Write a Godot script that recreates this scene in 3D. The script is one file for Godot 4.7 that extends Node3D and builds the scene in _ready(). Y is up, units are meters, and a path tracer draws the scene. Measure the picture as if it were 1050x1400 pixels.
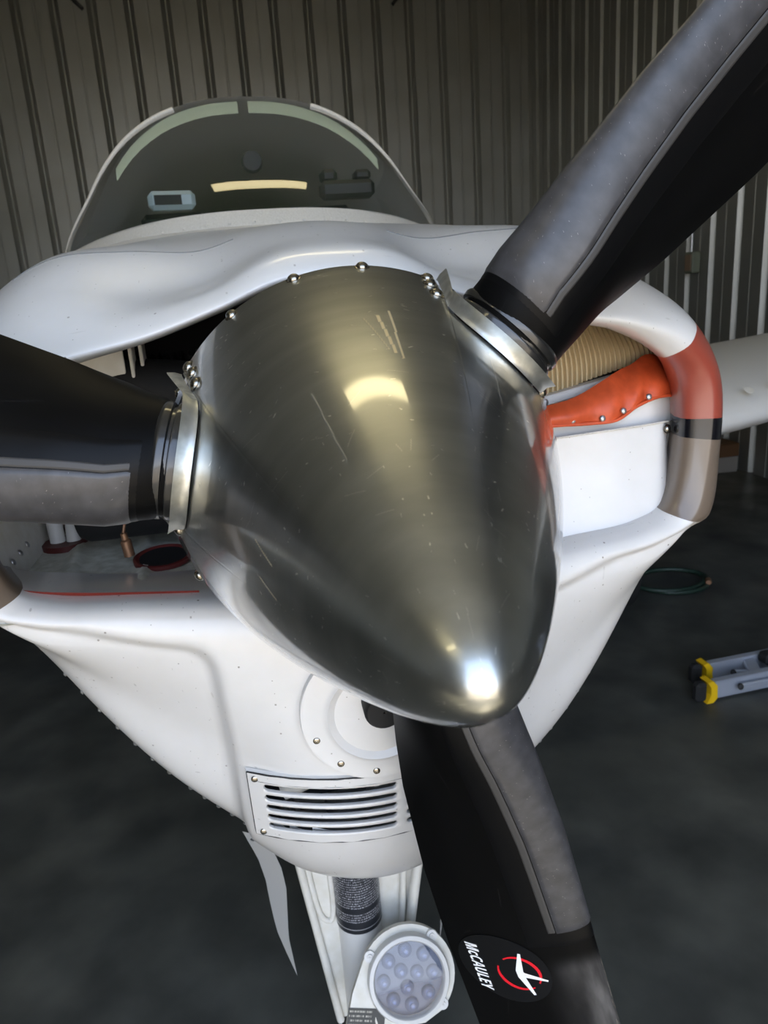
extends Node3D

const H := 1.25            # height of the propeller axis above the floor
const CANT := -3.0         # the engine is canted a few degrees to one side, in degrees
const RS := 0.1778         # spinner radius
const DOOR_Z := 2.25        # the plane of the open hangar door, and the two edges of the opening
const DOOR_L := -1.9
const DOOR_R := 1.75
const LS := 0.4117         # spinner length
const LEAN := 0.2           # how far the parked plane leans to one side, in degrees
const BLADE_AZ := [45.3, 165.8, 285.3]

var M := {}
var used := {}
var airplane: Node3D
var rng := RandomNumberGenerator.new()

# ------------------------------------------------------------------ helpers: naming
func uname(called: String, parent: Node) -> String:
	var key := str(parent.get_instance_id()) + called
	var n: int = used.get(key, 0)
	used[key] = n + 1
	return called if n == 0 else "%s_%03d" % [called, n]

func part(called: String, mesh: Mesh, mat: Material, parent: Node, xf := Transform3D(), label := "") -> MeshInstance3D:
	var o := MeshInstance3D.new()
	o.name = uname(called, parent)
	o.mesh = mesh
	if mat: o.material_override = mat
	o.transform = xf
	o.cast_shadow = GeometryInstance3D.SHADOW_CASTING_SETTING_DOUBLE_SIDED
	if label: o.set_meta("label", label)
	parent.add_child(o, true)
	return o

func thing(called: String, label: String, category: String, at := Vector3.ZERO, turn := 0.0, group := "") -> Node3D:
	var o := Node3D.new()
	o.name = uname(called, self)
	add_child(o, true)
	o.position = at
	o.rotation.y = turn
	o.set_meta("label", label)
	o.set_meta("category", category)
	if group: o.set_meta("group", group)
	return o

func struct(called: String, mesh: Mesh, mat: Material, label: String, category: String, xf := Transform3D()) -> MeshInstance3D:
	var o := part(called, mesh, mat, self, xf, label)
	o.set_meta("category", category)
	o.set_meta("kind", "structure")
	return o

# ------------------------------------------------------------------ helpers: meshes
# rows[r][c] of points -> smooth surface; mask(r, c) = 1 leaves a quad out
func grid(rows: Array, closed := false, mask := PackedByteArray(), uvs := []) -> ArrayMesh:
	var nr := rows.size()
	var nc: int = rows[0].size()
	var v := PackedVector3Array()
	var n := PackedVector3Array()
	var t := PackedVector2Array()
	for r in nr:
		var cur: PackedVector3Array = rows[r]
		var up: PackedVector3Array = rows[maxi(r - 1, 0)]
		var dn: PackedVector3Array = rows[mini(r + 1, nr - 1)]
		for c in nc:
			var a := c - 1
			var b := c + 1
			if closed:
				if a < 0: a = nc - 2
				if b >= nc: b = 1
			else:
				a = maxi(a, 0)
				b = mini(b, nc - 1)
			var du := cur[b] - cur[a]
			var dv := dn[c] - up[c]
			var q := du.cross(dv)
			if q.length_squared() < 1e-16:
				var r2 := 1 if r == 0 else (nr - 2 if r == nr - 1 else r)
				var cc: PackedVector3Array = rows[r2]
				q = (cc[b] - cc[a]).cross(dv)
			v.append(cur[c])
			n.append(q.normalized() if q.length_squared() > 1e-20 else Vector3.UP)
			t.append(uvs[r][c] if uvs else Vector2(float(c) / (nc - 1), float(r) / (nr - 1)))
	var ix := PackedInt32Array()
	for r in nr - 1:
		for c in nc - 1:
			if mask and mask[r * (nc - 1) + c]: continue
			var a := r * nc + c
			ix.append_array([a, a + nc, a + 1, a + 1, a + nc, a + nc + 1])
	var arr := []
	arr.resize(Mesh.ARRAY_MAX)
	arr[Mesh.ARRAY_VERTEX] = v
	arr[Mesh.ARRAY_NORMAL] = n
	arr[Mesh.ARRAY_TEX_UV] = t
	arr[Mesh.ARRAY_INDEX] = ix
	var m := ArrayMesh.new()
	m.add_surface_from_arrays(Mesh.PRIMITIVE_TRIANGLES, arr)
	return m

func join(list: Array) -> ArrayMesh:      # [mesh, transform] pairs or meshes
	var st := SurfaceTool.new()
	st.begin(Mesh.PRIMITIVE_TRIANGLES)
	for e in list:
		if e is Array:
			for s in e[0].get_surface_count(): st.append_from(e[0], s, e[1])
		else:
			for s in e.get_surface_count(): st.append_from(e, s, Transform3D())
	return st.commit()

# lathe round local +Z; profile of (radius, z)
func lathe(prof: PackedVector2Array, n := 32) -> ArrayMesh:
	var list := []
	# split at sharp corners so that they stay crisp
	var run := PackedVector2Array([prof[0]])
	for i in range(1, prof.size()):
		run.append(prof[i])
		var sharp := false
		if i < prof.size() - 1:
			sharp = (prof[i] - prof[i - 1]).normalized().dot((prof[i + 1] - prof[i]).normalized()) < 0.75
		if sharp or i == prof.size() - 1:
			var rows := []
			for p in run:
				var row := PackedVector3Array()
				for k in n + 1:
					var a := TAU * k / n
					row.append(Vector3(p.x * cos(a), p.x * sin(a), p.y))
				rows.append(row)
			list.append(grid(rows, true))
			run = PackedVector2Array([prof[i]])
	return join(list)

func tube(path: PackedVector3Array, radius: float, n := 10, radii := PackedFloat32Array()) -> ArrayMesh:
	var rows := []
	var side := Vector3.ZERO
	for i in path.size():
		var d := (path[mini(i + 1, path.size() - 1)] - path[maxi(i - 1, 0)]).normalized()
		if side == Vector3.ZERO:
			side = d.cross(Vector3.UP if absf(d.y) < 0.9 else Vector3.RIGHT).normalized()
		side = (side - d * side.dot(d)).normalized()
		var up := side.cross(d)
		var rr := radii[i] if radii else radius
		var row := PackedVector3Array()
		for k in n + 1:
			var a := TAU * k / n
			row.append(path[i] + (side * cos(a) + up * sin(a)) * rr)
		rows.append(row)
	# caps
	var first := PackedVector3Array()
	var last := PackedVector3Array()
	for k in n + 1:
		first.append(path[0])
		last.append(path[path.size() - 1])
	return join([grid([first, rows[0]], true), grid(rows, true), grid([rows[rows.size() - 1], last], true)])

func box(size: Vector3, bev := 0.004) -> ArrayMesh:
	var h := size * 0.5
	bev = minf(bev, minf(h.x, minf(h.y, h.z)) * 0.6)
	var st := SurfaceTool.new()
	st.begin(Mesh.PRIMITIVE_TRIANGLES)
	st.set_smooth_group(-1)
	var pt := func(s: Vector3, axis: int) -> Vector3:
		var p := Vector3(s.x * (h.x - bev), s.y * (h.y - bev), s.z * (h.z - bev))
		p[axis] = s[axis] * h[axis]
		return p
	var quad := func(a: Vector3, b: Vector3, c: Vector3, d: Vector3):
		var q := [a, b, c, d]
		if (c - a).cross(b - a).dot(a + b + c + d) < 0: q = [d, c, b, a]
		for k in [0, 1, 2, 0, 2, 3]: st.add_vertex(q[k])
	for ax in 3:
		var u := (ax + 1) % 3
		var w := (ax + 2) % 3
		for s in [-1.0, 1.0]:
			var c := []
			for k in [[-1.0, -1.0], [1.0, -1.0], [1.0, 1.0], [-1.0, 1.0]]:
				var sg := Vector3.ZERO
				sg[ax] = s
				sg[u] = k[0]
				sg[w] = k[1]
				c.append((pt as Callable).call(sg, ax))
			(quad as Callable).call(c[0], c[1], c[2], c[3])
		for s1 in [-1.0, 1.0]:
			for s2 in [-1.0, 1.0]:
				var e1 := Vector3.ZERO
				e1[u] = s1
				e1[w] = s2
				var e2 := e1
				e1[ax] = -1.0
				e2[ax] = 1.0
				(quad as Callable).call((pt as Callable).call(e1, u), (pt as Callable).call(e2, u), (pt as Callable).call(e2, w), (pt as Callable).call(e1, w))
	for sx in [-1.0, 1.0]:
		for sy in [-1.0, 1.0]:
			for sz in [-1.0, 1.0]:
				var sg := Vector3(sx, sy, sz)
				var a: Vector3 = (pt as Callable).call(sg, 0)
				var b: Vector3 = (pt as Callable).call(sg, 1)
				var c: Vector3 = (pt as Callable).call(sg, 2)
				if (c - a).cross(b - a).dot(sg) < 0:
					var tmp := b
					b = c
					c = tmp
				for p in [a, b, c]: st.add_vertex(p)
	st.generate_normals()
	return st.commit()

func plate(poly: PackedVector2Array, depth: float) -> ArrayMesh:     # polygon in XY, extruded from z = 0 to z = -depth
	var st := SurfaceTool.new()
	st.begin(Mesh.PRIMITIVE_TRIANGLES)
	st.set_smooth_group(-1)
	var tri := Geometry2D.triangulate_polygon(poly)
	for i in range(0, tri.size(), 3):
		var a := poly[tri[i]]
		var b := poly[tri[i + 1]]
		var c := poly[tri[i + 2]]
		if (c - a).cross(b - a) < 0:
			var tmp := b
			b = c
			c = tmp
		for p in [a, b, c]: st.add_vertex(Vector3(p.x, p.y, 0))
		for p in [a, c, b]: st.add_vertex(Vector3(p.x, p.y, -depth))
	var cw := Geometry2D.is_polygon_clockwise(poly)
	for i in poly.size():
		var a := poly[i]
		var b := poly[(i + 1) % poly.size()]
		if cw:
			var tmp := a
			a = b
			b = tmp
		var q := [Vector3(a.x, a.y, 0), Vector3(a.x, a.y, -depth), Vector3(b.x, b.y, -depth), Vector3(b.x, b.y, 0)]
		for k in [0, 2, 1, 0, 3, 2]: st.add_vertex(q[k])
	st.generate_normals()
	return st.commit()

func aim(at: Vector3, dir: Vector3, up := Vector3.UP) -> Transform3D:   # local +Z along dir
	var z := dir.normalized()
	if absf(z.dot(up)) > 0.98: up = Vector3.RIGHT
	var x := up.cross(z).normalized()
	return Transform3D(Basis(x, z.cross(x), z), at)

func bar(a: Vector3, b: Vector3, w: float, h: float, bev := 0.003, up := Vector3.UP) -> Array:
	return [box(Vector3(w, h, a.distance_to(b)), bev), aim((a + b) * 0.5, b - a, up)]

func cr(p0: Vector3, p1: Vector3, p2: Vector3, p3: Vector3, f: float) -> Vector3:   # centripetal Catmull-Rom
	var t1 := sqrt(maxf(p0.distance_to(p1), 1e-6))
	var t2 := t1 + sqrt(maxf(p1.distance_to(p2), 1e-6))
	var t3 := t2 + sqrt(maxf(p2.distance_to(p3), 1e-6))
	var t := lerpf(t1, t2, f)
	var a1 := p0.lerp(p1, t / t1)
	var a2 := p1.lerp(p2, (t - t1) / (t2 - t1))
	var a3 := p2.lerp(p3, (t - t2) / (t3 - t2))
	var b1 := a1.lerp(a2, t / t2)
	var b2 := a2.lerp(a3, (t - t1) / (t3 - t1))
	return b1.lerp(b2, (t - t1) / (t2 - t1))

func spline(p: PackedVector3Array, x: float) -> Vector3:
	var n := p.size()
	var i := clampi(int(floor(x)), 0, n - 2)
	var a := p[i - 1] if i > 0 else p[0] * 2.0 - p[1]
	var d := p[i + 2] if i + 2 < n else p[n - 1] * 2.0 - p[n - 2]
	return cr(a, p[i], p[i + 1], d, x - i)

func curve(p: PackedVector3Array, per := 8) -> PackedVector3Array:
	var o := PackedVector3Array()
	for k in (p.size() - 1) * per + 1: o.append(spline(p, float(k) / per))
	return o

func lut(tab: Array, x: float) -> float:      # piecewise linear with smooth steps
	if x <= tab[0][0]: return tab[0][1]
	for i in tab.size() - 1:
		if x <= tab[i + 1][0]:
			return lerpf(tab[i][1], tab[i + 1][1], (x - tab[i][0]) / (tab[i + 1][0] - tab[i][0]))
	return tab[tab.size() - 1][1]

# ------------------------------------------------------------------ materials
func mat(color: Color, rough := 0.5, metal := 0.0) -> StandardMaterial3D:
	var m := StandardMaterial3D.new()
	m.albedo_color = color
	m.roughness = rough
	m.metallic = metal
	m.cull_mode = BaseMaterial3D.CULL_DISABLED
	return m

func noise_tex(freq: float, lo: Color, hi: Color, seed_value := 1, size := 512, oct := 4) -> NoiseTexture2D:
	var f := FastNoiseLite.new()
	f.seed = seed_value
	f.frequency = freq
	f.fractal_octaves = oct
	var t := NoiseTexture2D.new()
	t.width = size
	t.height = size
	t.seamless = true
	t.noise = f
	var g := Gradient.new()
	g.set_color(0, lo)
	g.set_color(1, hi)
	t.color_ramp = g
	return t

func triplanar(m: StandardMaterial3D, s: float) -> StandardMaterial3D:
	m.uv1_triplanar = true
	m.uv1_scale = Vector3(s, s, s)
	return m

func line_on(img: Image, a: Vector2, b: Vector2, col: Color, w := 1):
	var n := int(maxf(a.distance_to(b), 1.0))
	for k in n + 1:
		var p := a.lerp(b, float(k) / n)
		var x := posmod(int(p.x), img.get_width())
		var y := clampi(int(p.y), 0, img.get_height() - w)
		var c := img.get_pixel(x, y).lerp(col, col.a)
		c.a = 1.0
		img.fill_rect(Rect2i(x, y, w, w), c)

func make_materials():
	# bare polished aluminium of the spinner: colour, then roughness with swirls, scratches and stone chips
	var S := 1024
	var f := FastNoiseLite.new()
	f.seed = 5
	f.frequency = 0.006
	f.fractal_octaves = 5
	var img := Image.create(S, S, false, Image.FORMAT_RGB8)
	var rimg := Image.create(S, S, false, Image.FORMAT_RGB8)
	for y in S:
		for x in S:
			var wrap := minf(1.0, minf(x, S - x) / 60.0)
			var n := f.get_noise_2d(x * 0.7, y * 2.4) * wrap
			var c := 0.72 + n * 0.05
			img.set_pixel(x, y, Color(c * 0.99, c, c * 0.975))
			var r := 0.335 + n * 0.03
			rimg.set_pixel(x, y, Color(r, r, r))
	rng.seed = 11
	for k in 260:
		var p := Vector2(rng.randf() * S, rng.randf() * S)
		var d := Vector2(rng.randf_range(-1, 1) * 26, rng.randf_range(-1, 1) * 26)
		line_on(rimg, p, p + d, Color(0.5, 0.5, 0.5, 0.6))
		if k % 3 == 0: line_on(img, p, p + d, Color(0.98, 0.97, 0.94, 0.5))
	for k in 620:
		var p := Vector2(rng.randf() * S, rng.randf() * S)
		var c := Color(1, 1, 0.97, 0.8)
		line_on(img, p, p + Vector2(rng.randf_range(-3, 3), rng.randf_range(-2, 5)), c, 1 + int(rng.randf() * 1.6))
		line_on(rimg, p, p + Vector2(2, 2), Color(0.5, 0.5, 0.5, 0.8), 2)
	for q in [[238, 300, 2, 190, 2], [249, 320, -5, 150, 3], [262, 330, -12, 130, 1], [150, 380, -6, 160, 1], [30, 560, 4, 90, 3], [955, 610, 10, 70, 2], [330, 520, 3, 180, 1], [470, 620, 12, 60, 2], [505, 640, 14, 50, 2], [900, 480, -8, 120, 1]]:
		line_on(img, Vector2(q[0], q[1]), Vector2(q[0] + q[2], q[1] + q[3]), Color(1.0, 0.96, 0.86, 0.45), q[4])
		line_on(rimg, Vector2(q[0], q[1]), Vector2(q[0] + q[2], q[1] + q[3]), Color(0.5, 0.5, 0.5, 0.6), q[4] + 1)
	var m := mat(Color.WHITE, 1.0, 1.0)
	m.albedo_texture = ImageTexture.create_from_image(img)
	m.roughness_texture = ImageTexture.create_from_image(rimg)
	m.roughness_texture_channel = BaseMaterial3D.TEXTURE_CHANNEL_RED
	m.clearcoat_enabled = true
	m.clearcoat = 1.0
	m.clearcoat_roughness = 0.06
	M.spinner = m
	M.polished = mat(Color(0.86, 0.86, 0.84), 0.16, 1.0)
	M.flange = triplanar(mat(Color(0.9, 0.9, 0.88), 0.38, 0.9), 6.0)
	M.flange.albedo_texture = noise_tex(0.02, Color(0.7, 0.7, 0.68), Color(1, 1, 1), 8)
	M.screw = mat(Color(0.62, 0.6, 0.56), 0.22, 1.0)
	M.backplate = triplanar(mat(Color(0.8, 0.8, 0.8), 0.35, 1.0), 5.0)
	M.backplate.albedo_texture = noise_tex(0.015, Color(0.6, 0.6, 0.6), Color(0.95, 0.95, 0.95), 3)
	# white enamel with grime specks and chips
	var w := Image.create(1024, 1024, false, Image.FORMAT_RGB8)
	w.fill(Color(0.9, 0.895, 0.88))
	var fw := FastNoiseLite.new()
	fw.seed = 9
	fw.frequency = 0.012
	for y in 1024:
		for x in 1024:
			var n := fw.get_noise_2d(x, y) * 0.012
			w.set_pixel(x, y, Color(0.84 + n, 0.834 + n, 0.822 + n * 1.4))
	for k in 130:
		var p := Vector2(rng.randf() * 1020, rng.randf() * 1020)
		var c := Color(0.3, 0.27, 0.22, rng.randf_range(0.35, 0.95))
		var s := 1 + int(pow(rng.randf(), 3.0) * 4.0)
		for dy in s + 1:
			for dx in s + 1:
				if Vector2(dx - s * 0.5, dy - s * 0.5).length() < s * 0.62 + 0.3:
					line_on(w, p + Vector2(dx, dy), p + Vector2(dx, dy), c)
	m = triplanar(mat(Color.WHITE, 0.34), 2.2)
	m.albedo_texture = ImageTexture.create_from_image(w)
	m.clearcoat_enabled = true
	m.clearcoat = 0.5
	m.clearcoat_roughness = 0.12
	M.white = m
	M.white_plain = mat(Color(0.84, 0.835, 0.82), 0.4)
	M.white_dull = triplanar(mat(Color(0.88, 0.87, 0.84), 0.55), 4.0)
	M.white_dull.albedo_texture = noise_tex(0.015, Color(0.94, 0.93, 0.9), Color(1, 1, 1), 21)
	M.fairing = triplanar(mat(Color(0.84, 0.83, 0.8), 0.65), 7.0)
	M.fairing.albedo_texture = noise_tex(0.05, Color(0.86, 0.85, 0.83), Color(1, 1, 1), 4)
	M.red = mat(Color(0.57, 0.24, 0.175), 0.28)
	M.red.clearcoat_enabled = true
	M.black_stripe = mat(Color(0.055, 0.055, 0.075), 0.25)
	M.taupe = mat(Color(0.42, 0.37, 0.32), 0.28)
	for q in [M.black_stripe, M.taupe]:
		q.clearcoat_enabled = true
		q.clearcoat = 0.4
		q.clearcoat_roughness = 0.1
	# propeller
	var b := Image.create(512, 1024, false, Image.FORMAT_RGB8)
	var fb := FastNoiseLite.new()
	fb.seed = 31
	fb.frequency = 0.01
	for y in 1024:
		for x in 512:
			var n := fb.get_noise_2d(x, y * 0.4)
			var c := 0.036 + n * 0.014
			b.set_pixel(x, y, Color(c, c, c * 1.03))
	for k in 90:
		var p := Vector2(rng.randf() * 512, rng.randf() * 1000)
		line_on(b, p, p + Vector2(rng.randf_range(-12, 12), rng.randf_range(-40, 40)), Color(0.4, 0.39, 0.38, 0.16))
	for y in range(510, 1024):      # the paint is rubbed grey along the outer leading edge
		for x in range(120, 330):
			var q := smoothstep(510, 540, y) * (1.0 - smoothstep(20.0, 110.0, absf(x - 240.0))) * (0.75 + 0.5 * fb.get_noise_2d(x * 2.0, y * 0.8))
			b.set_pixel(x, y, b.get_pixel(x, y).lerp(Color(0.36, 0.35, 0.34), clampf(q, 0.0, 1.0)))
	for k in 260:      # paint worn off the leading edge outboard (u runs round the section, the edge at its middle)
		var p := Vector2(256 + rng.randfn() * 7.0, 520 + rng.randf() * 500)
		line_on(b, p, p + Vector2(rng.randf_range(-3, 3), rng.randf_range(2, 14)), Color(0.75, 0.7, 0.6, 0.7), 1)
	M.blade = mat(Color.WHITE, 0.46)
	M.blade.metallic_specular = 0.2
	M.blade.albedo_texture = ImageTexture.create_from_image(b)
	M.sealer = mat(Color(0.045, 0.045, 0.048), 0.36)
	var bt := Image.create(512, 1024, false, Image.FORMAT_RGB8)
	var fz := FastNoiseLite.new()
	fz.seed = 77
	fz.frequency = 0.018
	fz.fractal_octaves = 5
	for y in 1024:
		for x in 512:
			var n := fz.get_noise_2d(x * 0.6, y * 0.9)
			var c := 0.235 + n * 0.05
			bt.set_pixel(x, y, Color(c, c * 0.99, c * 1.02))
	for k in 150:
		var p := Vector2(rng.randf() * 512, rng.randf() * 1000)
		var d := Vector2(rng.randf_range(-22, 22), rng.randf_range(-10, 10))
		line_on(bt, p, p + d * rng.randf(), Color(0.7, 0.68, 0.66, rng.randf_range(0.05, 0.3)))
	for k in 260:
		var p := Vector2(rng.randf() * 512, rng.randf() * 1000)
		line_on(bt, p, p + Vector2(rng.randf_range(0, 4), rng.randf_range(0, 3)), Color(0.85, 0.82, 0.78, 0.6), 1)
	M.sealer.metallic_specular = 0.25
	M.boot = mat(Color.WHITE, 0.36)
	M.boot.albedo_texture = ImageTexture.create_from_image(bt)
	M.boot_edge = mat(Color(0.22, 0.215, 0.21), 0.55)
	M.gloss_black = mat(Color(0.05, 0.05, 0.05), 0.14)
	M.gloss_black.clearcoat_enabled = true
	M.dark = mat(Color(0.09, 0.09, 0.095), 0.6)
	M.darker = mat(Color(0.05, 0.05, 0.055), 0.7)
	M.rubber = mat(Color(0.1, 0.1, 0.1), 0.75)
	M.decal = mat(Color(0.055, 0.055, 0.06), 0.22)
	M.decal_white = mat(Color(0.93, 0.93, 0.93), 0.35)
	M.decal_red = mat(Color(0.86, 0.1, 0.16), 0.35)
	M.silicone = triplanar(mat(Color(0.86, 0.36, 0.19), 0.5), 5.0)
	M.silicone.albedo_texture = noise_tex(0.02, Color(0.8, 0.76, 0.72), Color(1, 1, 1), 14)
	M.seam = mat(Color(0.45, 0.45, 0.44), 0.6)
	M.seal_red = mat(Color(0.5, 0.17, 0.12), 0.6)
	M.filter = mat(Color(0.8, 0.72, 0.56), 0.85)
	M.steel = mat(Color(0.72, 0.72, 0.72), 0.35, 0.9)
	M.copper = mat(Color(0.62, 0.47, 0.36), 0.45, 0.7)
	M.maroon = mat(Color(0.32, 0.1, 0.09), 0.5)
	M.tray = triplanar(mat(Color(0.88, 0.88, 0.84), 0.5), 4.0)
	M.tray.albedo_texture = noise_tex(0.02, Color(0.78, 0.77, 0.72), Color(1, 1, 1), 41)
	var g := mat(Color(0.1, 0.24, 0.13, 0.14), 0.02)
	g.transparency = BaseMaterial3D.TRANSPARENCY_ALPHA
	M.glass = g
	var lens := mat(Color(0.75, 0.8, 0.9, 0.1), 0.03)
	lens.transparency = BaseMaterial3D.TRANSPARENCY_ALPHA
	M.lens = lens
	M.reflector = mat(Color(0.3, 0.33, 0.4), 0.4, 0.6)
	M.instrument = mat(Color(0.6, 0.68, 0.7), 0.4)
	M.optic = mat(Color(0.36, 0.41, 0.54), 0.12, 0.4)
	M.cabin = mat(Color(0.5, 0.48, 0.43), 0.8)
	M.visor = mat(Color(0.8, 0.85, 0.74), 0.7)
	M.alloy = mat(Color(0.7, 0.72, 0.76), 0.4, 0.4)
	M.yellow = mat(Color(0.9, 0.72, 0.08), 0.45)
	# hangar
	M.sheet = triplanar(mat(Color(0.6, 0.6, 0.58), 0.42, 0.75), 0.5)
	M.sheet.albedo_texture = noise_tex(0.006, Color(0.93, 0.925, 0.91), Color(1, 1, 1), 51, 512, 2)
	M.sheet.uv1_world_triplanar = true
	var fl := mat(Color(0.36, 0.36, 0.345), 1.0)
	fl.albedo_texture = noise_tex(0.008, Color(0.6, 0.62, 0.62), Color(1, 1, 0.97), 61, 1024, 6)
	fl.roughness_texture = noise_tex(0.01, Color(0.3, 0.3, 0.3), Color(0.62, 0.62, 0.62), 62)
	fl.roughness_texture_channel = BaseMaterial3D.TEXTURE_CHANNEL_RED
	fl.uv1_world_triplanar = true
	M.floor = triplanar(fl, 0.4)
	M.ceiling = mat(Color(0.77, 0.79, 0.78), 0.7)
	M.concrete = triplanar(mat(Color(0.66, 0.63, 0.58), 0.9), 0.3)
	M.concrete.albedo_texture = noise_tex(0.02, Color(0.85, 0.85, 0.85), Color(1, 1, 1), 71)

# ------------------------------------------------------------------ the engine cowling, a loft of hand-set stations
func cowl_stations() -> Array:
	# each station runs from the inside of the opening, round its lip, over the outside and back to the windshield
	return [
		[[0, .20, -.20], [0, .172, -.088], [0, .178, -.066], [0, .196, -.088], [0, .217, -.16], [0, .242, -.27], [0, .256, -.42], [0, .306, -.95], [0, .352, -1.3]],
		[[.055, .195, -.20], [.055, .166, -.088], [.055, .172, -.066], [.056, .191, -.088], [.058, .209, -.16], [.062, .236, -.27], [.07, .254, -.42], [.09, .306, -.95], [.1, .350, -1.3]],
		[[.115, .18, -.20], [.114, .146, -.088], [.114, .151, -.066], [.116, .166, -.088], [.121, .179, -.16], [.13, .218, -.27], [.14, .247, -.42], [.18, .302, -.95], [.2, .342, -1.3]],
		[[.18, .165, -.20], [.178, .126, -.09], [.180, .131, -.068], [.184, .147, -.09], [.194, .172, -.16], [.21, .222, -.27], [.225, .242, -.42], [.28, .288, -.95], [.31, .332, -1.3]],
		[[.245, .15, -.21], [.242, .112, -.094], [.246, .118, -.072], [.254, .136, -.094], [.270, .176, -.16], [.29, .218, -.27], [.31, .226, -.42], [.37, .262, -.95], [.41, .308, -1.3]],
		[[.305, .13, -.22], [.298, .099, -.098], [.308, .106, -.076], [.322, .124, -.096], [.343, .152, -.155], [.368, .179, -.27], [.395, .184, -.42], [.45, .210, -.95], [.49, .262, -1.3]],
		[[.40, .095, -.23], [.356, .068, -.108], [.372, .080, -.088], [.390, .096, -.102], [.412, .112, -.155], [.440, .120, -.27], [.465, .122, -.42], [.51, .110, -.95], [.54, .120, -1.3]],
		[[.445, .03, -.25], [.390, .03, -.125], [.416, .035, -.105], [.436, .038, -.115], [.451, .041, -.155], [.474, .042, -.27], [.492, .04, -.42], [.52, .02, -.95], [.55, .02, -1.3]],
		[[.45, -.05, -.25], [.393, -.05, -.125], [.418, -.055, -.105], [.440, -.060, -.115], [.455, -.065, -.155], [.476, -.072, -.27], [.496, -.08, -.42], [.525, -.1, -.95], [.555, -.1, -1.3]],
		[[.425, -.115, -.24], [.374, -.111, -.118], [.396, -.119, -.098], [.424, -.124, -.106], [.441, -.130, -.145], [.461, -.138, -.24], [.483, -.155, -.42], [.515, -.2, -.95], [.54, -.22, -1.3]],
		[[.33, -.138, -.23], [.336, -.126, -.112], [.346, -.135, -.091], [.368, -.166, -.092], [.362, -.205, -.13], [.374, -.248, -.18], [.412, -.31, -.36], [.46, -.37, -.95], [.49, -.36, -1.3]],
		[[.25, -.145, -.22], [.25, -.133, -.102], [.250, -.143, -.079], [.256, -.178, -.073], [.256, -.285, -.118], [.272, -.396, -.17], [.300, -.45, -.36], [.38, -.48, -.95], [.41, -.46, -1.3]],
		[[.175, -.15, -.22], [.175, -.138, -.095], [.175, -.148, -.070], [.178, -.183, -.060], [.170, -.335, -.098], [.178, -.492, -.165], [.20, -.565, -.36], [.27, -.56, -.95], [.30, -.53, -1.3]],
		[[.09, -.16, -.22], [.09, -.142, -.09], [.09, -.152, -.066], [.092, -.19, -.051], [.094, -.37, -.066], [.098, -.556, -.152], [.11, -.632, -.36], [.14, -.60, -.95], [.16, -.57, -1.3]],
		[[0, -.16, -.22], [0, -.145, -.09], [0, -.155, -.065], [0, -.195, -.044], [0, -.38, -.050], [0, -.572, -.138], [0, -.645, -.36], [0, -.62, -.95], [0, -.58, -1.3]],
	]

var cowl_rows := []       # rows[r][c]; columns from bottom round the left, the top and the right back to the bottom
var cowl_n := 0
const CPU_ := 12          # columns per station
func col_of(u: float) -> int: return int(round((u + 14.0) * CPU_))

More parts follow.
